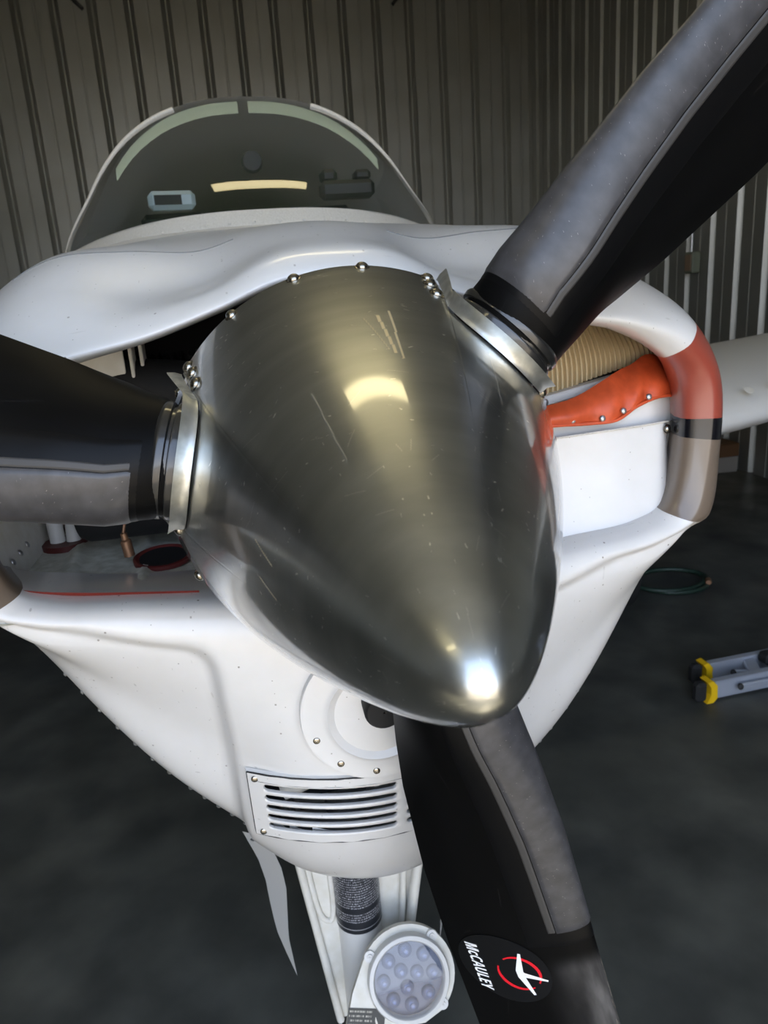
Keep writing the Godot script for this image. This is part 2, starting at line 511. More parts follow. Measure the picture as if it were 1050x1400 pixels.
func build_cowl_rows():
	var st := cowl_stations()
	var ctl := func(i: int, j: int) -> Vector3:
		var s := 1.0
		if i < 0:
			i = -i
			s = -1.0
		if i > 14:
			i = 28 - i
			s = -s
		var p = st[i][j]
		var grow := 0.0
		if s > 0 and i >= 10 and i <= 12 and j >= 4 and j <= 6: grow = [0.02, 0.045, 0.035][i - 10]   # the right cheek is fuller
		var sh := smoothstep(4.0, 7.0, float(i)) * (1.0 if j < 7 else 0.0)      # the nose bowl sits a little off centre
		return Vector3(s * p[0] * (1.0 + grow) * (1.0 - 0.025 * sh) + 0.012 * sh, p[1] * (1.0 + grow * 0.3), p[2])
	var js := PackedFloat32Array()
	for j in 8:
		var per: int = [5, 5, 7, 16, 16, 10, 8, 5][j]
		for k in per: js.append(j + float(k) / per)
	js.append(8.0)
	var nc := 28 * CPU_ + 1
	var cols := []
	for c in nc:
		var u := float(c) / CPU_ - 14.0
		var i := int(floor(u))
		if i > 13: i = 13
		var line := PackedVector3Array()
		for j in 9:
			line.append(cr(ctl.call(i - 1, j), ctl.call(i, j), ctl.call(i + 1, j), ctl.call(i + 2, j), u - i))
		var outp := PackedVector3Array()
		for v in js: outp.append(spline(line, v))
		cols.append(outp)
	var rows := []
	for r in js.size():
		var row := PackedVector3Array()
		for c in nc: row.append(cols[c][r])
		rows.append(row)
	# the pressed step of the chin: the middle stands proud of the two side pockets
	var moved := []
	for r in rows.size():
		var row: PackedVector3Array = rows[r]
		var out := PackedVector3Array()
		for c in nc:
			var p := row[c]
			var u := absf(float(c) / CPU_ - 14.0)
			if u > 8.8 and js[r] > 2.4 and js[r] < 7.0 and r > 0 and r < rows.size() - 1:
				var ax := absf(p.x)
				var yc := -0.128 - 0.052 * (1.0 - smoothstep(0.17, 0.40, ax)) - 0.25 * maxf(0.0, -p.z - 0.13)
				var a := p.y - yc
				var b := 0.163 - ax
				var k := 0.035
				var hh := clampf(0.5 + 0.5 * (a - b) / k, 0.0, 1.0)
				var sd := lerpf(b, a, hh) + k * hh * (1.0 - hh)
				var deep := 0.014 * (1.0 - smoothstep(-0.011, 0.009, sd))
				deep *= 1.0 - smoothstep(0.30, 0.5, -p.z)
				deep *= smoothstep(8.9, 9.5, u)
				var du: Vector3 = row[mini(c + 1, nc - 1)] - row[maxi(c - 1, 0)]
				var dv: Vector3 = rows[r + 1][c] - rows[r - 1][c]
				var n := du.cross(dv).normalized()
				if n.z < 0 and absf(n.z) > 0.2: n = -n
				if n.dot(Vector3(p.x, p.y + 0.1, p.z + 0.5)) < 0: n = -n
				p -= n * deep
			out.append(p)
		moved.append(out)
	cowl_rows = moved
	cowl_n = nc

func cowl_piece(c0: int, c1: int, r0: int, r1: int, hole = null) -> ArrayMesh:
	var rows := []
	for r in range(r0, r1 + 1): rows.append((cowl_rows[r] as PackedVector3Array).slice(c0, c1 + 1))
	var mask := PackedByteArray()
	if hole != null:
		for r in rows.size() - 1:
			for c in c1 - c0:
				var p: Vector3 = (rows[r][c] + rows[r + 1][c + 1]) * 0.5
				mask.append(1 if hole.call(p) else 0)
	return grid(rows, false, mask)

var face_cache := []
func face(x: float, y: float) -> Array:      # point and normal of the chin in front of (x, y)
	if face_cache.is_empty():
		for r in range(17, 58):
			for c in cowl_n:
				var u := absf(float(c) / CPU_ - 14.0)
				if u > 11.0: face_cache.append([r, c])
	var best := 1e9
	var rc := []
	for e in face_cache:
		var p: Vector3 = cowl_rows[e[0]][e[1]]
		var d := (p.x - x) * (p.x - x) + (p.y - y) * (p.y - y)
		if d < best and p.z > -0.3:
			best = d
			rc = e
	var p: Vector3 = cowl_rows[rc[0]][rc[1]]
	var c: int = clampi(rc[1], 1, cowl_n - 2)
	var du: Vector3 = cowl_rows[rc[0]][c + 1] - cowl_rows[rc[0]][c - 1]
	var dv: Vector3 = cowl_rows[rc[0] + 1][c] - cowl_rows[rc[0] - 1][c]
	var n := du.cross(dv).normalized()
	if n.z < 0: n = -n
	p.z += -(n.x * (x - p.x) + n.y * (y - p.y)) / maxf(n.z, 0.2)
	return [Vector3(x, y, p.z), n]

func rivet_mesh(r: float, hgt: float, slot := false) -> ArrayMesh:
	var pr := PackedVector2Array([Vector2(r * 1.25, 0), Vector2(r * 1.25, hgt * 0.16), Vector2(r * 1.02, hgt * 0.2)]) if slot else PackedVector2Array([Vector2(r, 0)])
	for k in 7:
		var a := PI * 0.5 * k / 6
		pr.append(Vector2(r * cos(a) + (0.0005 if k == 6 else 0.0), hgt * (0.2 if slot else 0.0) + hgt * 0.8 * sin(a)))
	pr.append(Vector2(0.0001, hgt))
	var m := lathe(pr, 14)
	if slot: m = join([m, [box(Vector3(r * 1.5, r * 0.22, hgt * 0.2), 0.0001), Transform3D(Basis(), Vector3(0, 0, hgt * 0.93))]])
	return m

func build_cowling():
	build_cowl_rows()
	var R := cowl_rows.size() - 1
	var r7 := R - 5                     # the firewall row
	var c_r := col_of(6.08)
	var c_b := col_of(7.5)
	var c_t := col_of(7.75)
	var c_e := col_of(9.1667)
	var last := cowl_n - 1
	var x0 := Transform3D(Basis(), Vector3(0, H, 0))
	var up := part("upper_cowling", cowl_piece(last - c_r, c_r, 0, r7), M.white, airplane, x0)
	var hole := func(p: Vector3) -> bool:
		return absf(p.x + 0.004) < 0.132 and p.y < -0.362 and p.y > -0.438 and p.z > -0.2
	var low := part("lower_cowling", join([cowl_piece(c_e, last, 0, r7, hole), cowl_piece(0, last - c_e, 0, r7, hole)]), M.white, airplane, x0)
	for s in [1, -1]:
		for q in [["red_stripe", c_r, c_b, M.red, "red-brown painted band round the inlet lip"], ["black_stripe", c_b, c_t, M.black_stripe, "narrow black painted band round the inlet lip"], ["taupe_stripe", c_t, c_e, M.taupe, "taupe painted band round the inlet lip"]]:
			var a: int = q[1] if s > 0 else last - q[2]
			var b: int = q[2] if s > 0 else last - q[1]
			part(q[0], cowl_piece(a, b, 0, r7), q[3], airplane, x0, q[4])
	# joint between the nose bowl and the rest of the top
	var seam_r := 48
	for s in [1, -1]:
		var pth := PackedVector3Array()
		for k in range(col_of(1.4), col_of(4.7)):
			var c := k if s > 0 else last - k
			var p: Vector3 = cowl_rows[seam_r][c]
			pth.append(p + Vector3(0, 0.0002, 0))
		part("cowling_seam", tube(pth, 0.0010, 6), M.seam, up)
	# rivets along the lower edge
	var rm := rivet_mesh(0.0032, 0.0026)
	for s in [1, -1]:
		for k in 15:
			var u := 9.6 + k * 0.18
			var cc := col_of(u)
			if s < 0: cc = last - cc
			var p: Vector3 = cowl_rows[50][cc]
			part("rivet", rm, M.steel, low, aim(p, Vector3(p.x, p.y + 0.15, 0.1)))
	# two pairs of fuselage skins behind the firewall
	var rows := []
	for r in range(r7, R + 1): rows.append(cowl_rows[r])
	var ref: PackedVector3Array = cowl_rows[R]
	var mid: PackedVector3Array = cowl_rows[R - 1]
	for q in [[-1.8, 1.03, 0.0], [-2.6, 1.04, 0.02], [-3.6, 0.86, 0.06], [-5.0, 0.55, 0.14], [-6.6, 0.24, 0.24], [-7.3, 0.1, 0.28]]:
		var row := PackedVector3Array()
		for c in cowl_n:
			var p := ref[c]
			row.append(Vector3(p.x * q[1], (p.y - 0.0) * q[1] + q[2], q[0]))
		rows.append(row)
	part("fuselage", grid(rows), M.white_plain, airplane, x0)
	# fire wall and the dark engine behind the inlets
	var fw := PackedVector2Array()
	for c in range(0, cowl_n, 6):
		var p: Vector3 = cowl_rows[r7 - 4][c]
		fw.append(Vector2(p.x * 0.985, p.y * 0.985))
	fw.remove_at(fw.size() - 1)
	part("firewall", plate(fw, 0.01), M.dark, airplane, Transform3D(Basis(), Vector3(0, H, -0.86)))

func build_inlets():
	var x0 := Transform3D(Basis(), Vector3(0, H, 0))
	# engine: crankcase and finned cylinders
	var eng := part("engine", join([[box(Vector3(0.3, 0.24, 0.5), 0.03), Transform3D(Basis(), Vector3(0, 0, -0.5))], [lathe(PackedVector2Array([Vector2(0.001, -0.3), Vector2(0.1, -0.3), Vector2(0.085, -0.13), Vector2(0.06, -0.08), Vector2(0.06, 0.0), Vector2(0.001, 0.0)])), Transform3D()]]), M.dark, airplane, x0)
	for s in [-1.0, 1.0]:
		for zz in [-0.44, -0.62]:
			var pr := PackedVector2Array([Vector2(0.001, 0.0)])
			for k in 16:
				pr.append_array([Vector2(0.058, k * 0.012), Vector2(0.078, k * 0.012 + 0.001), Vector2(0.078, k * 0.012 + 0.003), Vector2(0.058, k * 0.012 + 0.004)])
			pr.append(Vector2(0.001, 0.195))
			part("cylinder", lathe(pr, 24), M.dark, eng, aim(Vector3(s * 0.14, 0.015, zz), Vector3(s, 0, 0)))
	part("ring_gear", lathe(PackedVector2Array([Vector2(0.06, -0.03), Vector2(0.135, -0.03), Vector2(0.135, -0.045), Vector2(0.06, -0.045)]), 48), M.dark, eng)
	# left inlet: the pale tray behind the lip
	var tray := []
	for r in 25:
		var row := PackedVector3Array()
		var f := r / 24.0
		for c in 49:
			var g := c / 48.0
			var x := lerpf(-0.145, -0.425, g)
			var z := lerpf(-0.10, -0.46, f)
			var y := -0.141 - 0.008 * sin(f * PI)
			for q in [0.36, 0.68]:
				var d := absf(g - q - (f - 0.5) * 0.1)
				y += 0.007 * (1.0 - smoothstep(0.012, 0.045, d)) * smoothstep(0.06, 0.2, f) * (1.0 - smoothstep(0.85, 0.97, f))
			row.append(Vector3(x, y, z))
		tray.append(row)
	var tr := part("inlet_tray", grid(tray), M.tray, airplane, x0, "scuffed pale floor of the cooling inlet with pressed ribs")
	part("back_panel", box(Vector3(0.33, 0.2, 0.006), 0.002), M.white_dull, tr, Transform3D(Basis(), Vector3(-0.30, -0.06, -0.47)))
	part("side_panel", box(Vector3(0.006, 0.14, 0.34), 0.002), M.white_dull, tr, Transform3D(Basis(Vector3.FORWARD, -0.18), Vector3(-0.405, -0.08, -0.30)))
	var rv := rivet_mesh(0.0045, 0.003)
	for q in [[-.392, -.21], [-.393, -.245], [-.394, -.28], [-.395, -.315]]:
		part("rivet", rv, M.steel, tr, aim(Vector3(q[0] + 0.004, -0.118, q[1]), Vector3(1, 0.5, 0)))
	for q in [[-.385, -.165], [-.39, -.215]]:
		part("rivet", rv, M.steel, tr, aim(Vector3(q[0], -0.144, q[1]), Vector3(0, 1, 0)))
	for dx in [0.0, 0.02]:
		part("intake_tube", tube(curve(PackedVector3Array([Vector3(-.372 + dx, -.146, -.385), Vector3(-.378 + dx * 1.3, -.10, -.40), Vector3(-.395 + dx * 1.6, -.03, -.43), Vector3(-.40 + dx, .05, -.45)])), 0.0105, 12), M.white_plain, tr)
	part("tube_clamp", lathe(PackedVector2Array([Vector2(0.001, 0), Vector2(0.030, 0), Vector2(0.030, 0.008), Vector2(0.001, 0.008)]), 20), M.maroon, tr, aim(Vector3(-.364, -.147, -.385), Vector3(0, 1, 0)))
	part("dark_duct", lathe(PackedVector2Array([Vector2(0.001, 0), Vector2(0.055, 0), Vector2(0.06, 0.01), Vector2(0.06, 0.17), Vector2(0.001, 0.17)]), 28), M.dark, tr, aim(Vector3(-.33, -.075, -.36), Vector3(1, 0, 0)))
	part("red_grommet", lathe(PackedVector2Array([Vector2(0.028, 0), Vector2(0.036, 0.0), Vector2(0.036, 0.005), Vector2(0.033, 0.006), Vector2(0.028, 0.003)]), 28), M.maroon, tr, aim(Vector3(-.222, -.144, -.265), Vector3(0, 1, 0.1)))
	part("grommet_hole", lathe(PackedVector2Array([Vector2(0.001, 0.001), Vector2(0.029, 0.001), Vector2(0.029, 0.004), Vector2(0.001, 0.004)]), 28), M.darker, tr, aim(Vector3(-.222, -.144, -.265), Vector3(0, 1, 0.1)))
	part("brass_fitting", join([[lathe(PackedVector2Array([Vector2(0.001, 0), Vector2(0.007, 0), Vector2(0.007, 0.02), Vector2(0.0045, 0.022), Vector2(0.0045, 0.03), Vector2(0.001, 0.03)]), 6), Transform3D()], [tube(PackedVector3Array([Vector3(0, 0, .03), Vector3(-.01, .006, .05), Vector3(-.022, .012, .07)]), 0.002, 6), Transform3D()]]), M.copper, tr, aim(Vector3(-.262, -.136, -.27), Vector3(-0.1, 1, 0)))
	var sealL := PackedVector3Array([Vector3(-.375, -.108, -.134), Vector3(-.345, -.118, -.128), Vector3(-.29, -.126, -.121), Vector3(-.22, -.132, -.113), Vector3(-.17, -.136, -.108)])
	var rr := []
	for dz in [0.0, -0.012]:
		var row := PackedVector3Array()
		for p in curve(sealL): row.append(p + Vector3(0, 0.0022 if dz == 0.0 else -0.012, dz))
		rr.append(row)
	part("inlet_seal", grid(rr), M.seal_red, airplane, x0, "thin red seal strip along the lower inlet edge")
	# left inlet: black hose and pale bracket high up
	part("black_hose", tube(curve(PackedVector3Array([Vector3(-.30, .065, -.25), Vector3(-.22, .07, -.24), Vector3(-.15, .06, -.24), Vector3(-.08, .03, -.26)])), 0.034, 16), M.rubber, airplane, x0)
	part("inlet_bracket", join([[box(Vector3(0.07, 0.06, 0.003), 0.001), Transform3D(Basis(), Vector3(-.258, .098, -.215))], [box(Vector3(0.004, 0.07, 0.03), 0.001), Transform3D(Basis(), Vector3(-.215, .105, -.225))], [box(Vector3(0.004, 0.07, 0.03), 0.001), Transform3D(Basis(), Vector3(-.205, .105, -.235))]]), M.white_dull, airplane, x0)
	# right inlet: white ramp panel, groove, orange baffle seal, air filter
	var pan := []
	for r in 13:
		var row := PackedVector3Array()
		var f := r / 12.0
		for c in 25:
			var g := c / 24.0
			var x := lerpf(0.15, 0.412, g)
			var top := lerpf(-0.024, -0.014, g)
			var y := lerpf(top, -0.150, f)
			var z := -0.150 + 0.028 * f * f + 0.006 * sin(g * PI)
			z -= 0.03 * pow(maxf(0.0, (g - 0.88) / 0.12), 2.0)
			row.append(Vector3(x, y, z))
		pan.append(row)
	var ramp := part("inlet_ramp", grid(pan), M.white, airplane, x0, "white sheet panel inside the inlet below the orange seal")
	part("screw", rivet_mesh(0.0045, 0.004, true), M.screw, ramp, aim(Vector3(.394, -.024, -.150), Vector3(0.2, 0.1, 1)))
	part("ramp_edge", tube(curve(PackedVector3Array([Vector3(.15, -.0235, -.149), Vector3(.27, -.0185, -.143), Vector3(.37, -.0150, -.145), Vector3(.398, -.016, -.155), Vector3(.411, -.022, -.174), Vector3(.4125, -.07, -.168), Vector3(.4125, -.12, -.155)])), 0.0012, 6), M.fairing, ramp)
	var gut := []
	for r in 17:
		var row := PackedVector3Array()
		var f := r / 16.0
		for c in 17:
			var g := c / 16.0
			var x := lerpf(0.40, 0.446, g)
			var y := lerpf(0.045, -0.128, f)
			var z := -0.190 + 0.045 * g * g
			var d := absf(g - 0.42)
			z += 0.009 * (1.0 - smoothstep(0.05, 0.2, d)) * smoothstep(0.2, 0.3, f) * (1.0 - smoothstep(0.86, 0.95, f))
			row.append(Vector3(x, y, z))
		gut.append(row)
	part("inlet_gutter", grid(gut), M.white_dull, airplane, x0, "beige side wall of the inlet with a pressed bead")
	var wall := []
	for r in 2:
		var row := PackedVector3Array()
		for c in 17:
			var x := lerpf(0.14, 0.445, c / 16.0)
			var yb := -0.012 + 0.034 * smoothstep(0.31, 0.37, x)
			row.append(Vector3(x, yb + 0.006 if r == 0 else -0.03, -0.160 - 0.02 * smoothstep(0.36, 0.44, x)))
		wall.append(row)
	part("inlet_upper_strip", grid(wall), M.white_plain, ramp)
	# orange seal: a ribbon that swells and folds back
	var top := curve(PackedVector3Array([Vector3(.17, -.004, -.15), Vector3(.235, .016, -.155), Vector3(.30, .030, -.165), Vector3(.345, .046, -.18), Vector3(.375, .058, -.19), Vector3(.405, .058, -.20), Vector3(.44, .03, -.21)]), 6)
	var bot := curve(PackedVector3Array([Vector3(.17, -.012, -.14), Vector3(.235, -.004, -.14), Vector3(.29, -.006, -.142), Vector3(.325, -.005, -.142), Vector3(.352, .007, -.148), Vector3(.385, .015, -.155), Vector3(.43, .012, -.165)]), 6)
	var orr := []
	for r in 12:
		var f := r / 11.0
		var row := PackedVector3Array()
		for c in top.size():
			var p := top[c].lerp(bot[c], f)
			p.z += 0.012 * sin(f * PI) + 0.002 * sin(c * 0.9)
			p.y += 0.002 * sin(c * 0.5) * (1.0 - f)
			row.append(p)
		orr.append(row)
	var seal := part("baffle_seal", grid(orr), M.silicone, airplane, x0, "orange silicone baffle seal folded across the inlet")
	part("seal_edge", tube(bot, 0.0022, 8), M.silicone, seal)
	for q in [[.268, .0035], [.305, .002], [.332, .008], [.365, .021], [.41, .024]]:
		part("rivet", rivet_mesh(0.0038, 0.003), M.steel, seal, aim(Vector3(q[0], q[1] - 0.003, -0.139 - 0.06 * maxf(0.0, q[0] - 0.3)), Vector3(0, 0.3, 1)))
	# pleated air filter in a tilted metal frame
	var pl := []
	var n_pl := 40
	for r in 9:
		var f := r / 8.0
		var row := PackedVector3Array()
		for c in n_pl * 4 + 1:
			var g := c / float(n_pl * 4)
			var x := lerpf(0.18, 0.435, g)
			var y0 := 0.010 + 0.045 * smoothstep(0.0, 1.0, g)
			var y1 := 0.135 - 0.05 * g * g
			var bulge := sin(clampf(f * 1.15, 0, 1) * PI * 0.5)
			var z := -0.205 - 0.05 * (1.0 - bulge) - 0.06 * pow(maxf(0, (g - 0.86) / 0.14), 2.0)
			z -= 0.018 if c % 4 == 0 else 0.0
			row.append(Vector3(x, lerpf(y1, y0, f), z))
		pl.append(row)
	var flt := part("air_filter", grid(pl), M.filter, airplane, x0, "pleated tan air filter element in the inlet")
	part("filter_frame", join([bar(Vector3(.17, .001, -.198), Vector3(.405, .043, -.205), 0.02, 0.012, 0.002)]), M.white_plain, flt)
	for q in [[.255, .0165], [.392, .0405]]:
		part("rivet", rivet_mesh(0.0045, 0.003), M.steel, flt, aim(Vector3(q[0], q[1], -.188), Vector3(0, 0.2, 1)))
	part("filter_housing", box(Vector3(0.27, 0.16, 0.10), 0.02), M.dark, flt, Transform3D(Basis(), Vector3(.29, .07, -.30)))

func build_chin():
	var x0 := Transform3D(Basis(), Vector3(0, H, 0))
	# round cover behind the propeller
	var fc := face(0.0, -0.268)
	var n: Vector3 = fc[1]
	var cover := part("nose_cover", lathe(PackedVector2Array([Vector2(0.001, 0.010), Vector2(0.02, 0.010), Vector2(0.046, 0.006), Vector2(0.053, 0.0105), Vector2(0.060, 0.0055), Vector2(0.078, 0.0045), Vector2(0.0812, 0.0035), Vector2(0.082, 0.0), Vector2(0.082, -0.012)]), 64), M.white, airplane, aim(fc[0] + Vector3(0, H, 0), n))
	for a in [200.0, 232.0, 265.0, 300.0, 340.0]:
		var q := deg_to_rad(a)
		part("screw", rivet_mesh(0.004, 0.002), M.screw, cover, Transform3D(Basis(), Vector3(cos(q) * 0.071, sin(q) * 0.071, 0.0048)))
	part("shaft_stub", lathe(PackedVector2Array([Vector2(0.001, 0.03), Vector2(0.017, 0.03), Vector2(0.020, 0.026), Vector2(0.021, 0.0)]), 28), M.darker, cover, Transform3D(Basis(), Vector3(0.004, 0.017, 0.006)))
	# louvre plate: ten cells, each with a slot
	var surf := func(x: float, y: float, h: float) -> Vector3:
		var a := plate_fit(x, y)
		return Vector3(x, y, a + h)
	var meshes := []
	var xs := [-0.146, -0.130, 0.022, 0.134, 0.146]
	var y_top := -0.350
	var y_bot := -0.452
	var pitch := 0.0155
	var y_s := -0.361
	var patch := func(xa: float, xb: float, ya: float, yb: float, h := 0.004):
		var rows := []
		for r in 5:
			var row := PackedVector3Array()
			for c in 9: row.append((surf as Callable).call(lerpf(xa, xb, c / 8.0), lerpf(ya, yb, r / 4.0), h))
			rows.append(row)
		meshes.append(grid(rows))
	var y_e: float = y_s - pitch * 5
	patch.call(xs[0], xs[4], y_top, y_s)
	patch.call(xs[0], xs[4], y_e, y_bot)
	patch.call(xs[0], xs[1], y_s, y_e)
	patch.call(xs[3], xs[4], y_s, y_e)
	# rolled rim of the plate
	var rim := []
	for e in 4: rim.append(PackedVector3Array())
	var corners := [[xs[0], y_top], [xs[0], y_bot], [xs[4], y_bot], [xs[4], y_top], [xs[0], y_top]]
	for k in 4:
		for i in 13:
			var x: float = lerpf(corners[k][0], corners[k + 1][0], i / 12.0)
			var y: float = lerpf(corners[k][1], corners[k + 1][1], i / 12.0)
			var cx := signf(x - 0.0)
			rim[0].append((surf as Callable).call(x, y, 0.004))
			rim[1].append((surf as Callable).call(x + 0.002 * signf(x) * (1.0 if absf(x) > 0.14 else 0.0), y + (0.002 if y > -0.351 else (-0.002 if y < -0.451 else 0.0)), -0.004))
	meshes.append(grid([rim[0], rim[1]]))
	var lou := part("louver_plate", join(meshes), M.white, airplane, x0, "white plate with two banks of horizontal cooling slots")
	# each slat: the metal between two slots with rounded slot ends, one mesh per row
	for row_i in 5:
		var cell := []
		for bank in 2:
			var xa: float = xs[1] if bank == 0 else xs[2]
			var xb: float = xs[2] if bank == 0 else xs[3]
			var ya: float = y_s - pitch * row_i
			var yb: float = ya - pitch
			var sx0 := xa + 0.001
			var sx1 := xb - (0.006 if bank == 0 else 0.001)
			if bank == 1: sx0 = xa + 0.006
			var rad := 0.0050
			var cy := (ya + yb) * 0.5
			var inner := PackedVector2Array()
			var outer := PackedVector2Array()
			for k in 13:
				var q := PI * 0.5 + PI * k / 12.0
				inner.append(Vector2(sx0 + rad + cos(q) * rad, cy + sin(q) * rad))
				outer.append(Vector2(xa, clampf(cy + sin(q) * pitch * 0.75, yb, ya)))
			for k in range(1, 16):
				inner.append(Vector2(lerpf(sx0 + rad, sx1 - rad, k / 16.0), cy - rad))
				outer.append(Vector2(lerpf(xa, xb, k / 16.0), yb))
			for k in 13:
				var q := -PI * 0.5 + PI * k / 12.0
				inner.append(Vector2(sx1 - rad + cos(q) * rad, cy + sin(q) * rad))
				outer.append(Vector2(xb, clampf(cy + sin(q) * pitch * 0.75, yb, ya)))
			for k in range(1, 17):
				inner.append(Vector2(lerpf(sx1 - rad, sx0 + rad, k / 16.0), cy + rad))
				outer.append(Vector2(lerpf(xb, xa, k / 16.0), ya))
			inner[inner.size() - 1] = inner[0]
			outer[outer.size() - 1] = outer[0]
			var r0 := PackedVector3Array()
			var r1 := PackedVector3Array()
			var r2 := PackedVector3Array()
			var r3 := PackedVector3Array()
			for k in inner.size():
				r0.append((surf as Callable).call(outer[k].x, outer[k].y, 0.004))
				var e := inner[k] + (outer[k] - inner[k]).limit_length(0.0014)
				r1.append((surf as Callable).call(e.x, e.y, 0.0042))
				r2.append((surf as Callable).call(inner[k].x, inner[k].y, 0.0022))
				var low := inner[k].y < cy
				r3.append((surf as Callable).call(inner[k].x, inner[k].y, -0.0015 if low else -0.004))
			cell.append(grid([r0, r1, r2, r3]))
		part("louver_slat", join(cell), M.white, lou)
	for q in [[-.138, -.3575], [-.137, -.4445], [.138, -.3575], [.137, -.4445]]:
		part("screw", rivet_mesh(0.0042, 0.0025), M.screw, lou, aim((surf as Callable).call(q[0], q[1], 0.004), n))
	var gap := PackedVector3Array()
	for k in 4:
		for i in 12: gap.append((surf as Callable).call(lerpf(corners[k][0], corners[k + 1][0], i / 12.0), lerpf(corners[k][1], corners[k + 1][1], i / 12.0), 0.0028))
	gap.append(gap[0])
	part("plate_joint", tube(gap, 0.0011, 6), M.dark, lou)
	# what shows through the slots: a pale duct and a pipe in the dark
	part("chin_duct", join([[box(Vector3(0.03, 0.09, 0.05), 0.004), Transform3D(Basis(), Vector3(-.118, -.40, -.17))], [tube(PackedVector3Array([Vector3(-.11, -.43, -.16), Vector3(.01, -.385, -.155), Vector3(.06, -.372, -.17)]), 0.014, 12), Transform3D()]]), M.white_dull, lou)
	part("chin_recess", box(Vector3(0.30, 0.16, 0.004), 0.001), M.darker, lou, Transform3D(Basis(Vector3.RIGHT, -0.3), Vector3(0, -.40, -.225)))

var pf := []
func plate_fit(x: float, y: float) -> float:     # smooth fit of the chin where the louvre plate lies
	if pf.is_empty():
		var zt: float = face(0.0, -0.352)[0].z
		var zm: float = face(0.0, -0.40)[0].z
		var zb: float = face(0.0, -0.45)[0].z
		var e: float = (face(0.14, -0.40)[0].z + face(-0.14, -0.40)[0].z) * 0.5 - zm
		pf = [zt, zm, zb, e]
	var t := (-0.352 - y) / 0.098
	var base: float = lerpf(lerpf(pf[0], pf[1], t * 2.0), lerpf(pf[1], pf[2], t * 2.0 - 1.0), clampf(t, 0, 1))
	return base + pf[3] * (x / 0.14) * (x / 0.14)

# ------------------------------------------------------------------ spinner and propeller
func sprof(z: float) -> float:
	var u := clampf(z / LS, 0.0, 1.0)
	return RS * sqrt(1.0 - u) * (1.0 - 0.0955 * u - 0.3206 * u * u)

const HOLE_A := 19.2       # half-angle of a blade cut-out
func hole_z(d: float) -> float:
	var lat := 0.15 * sin(deg_to_rad(d))
	return 0.073 + sqrt(maxf(0.0, 0.0505 * 0.0505 - lat * lat))

func cut_z(th: float) -> float:        # lower edge of the shell at angle th (degrees)
	for az in BLADE_AZ:
		var d := absf(fposmod(th - az + 180.0, 360.0) - 180.0)
		if d < HOLE_A: return hole_z(d)
		if d < HOLE_A + 0.7: return lerpf(hole_z(HOLE_A), 0.0, (d - HOLE_A) / 0.7)
	return 0.0

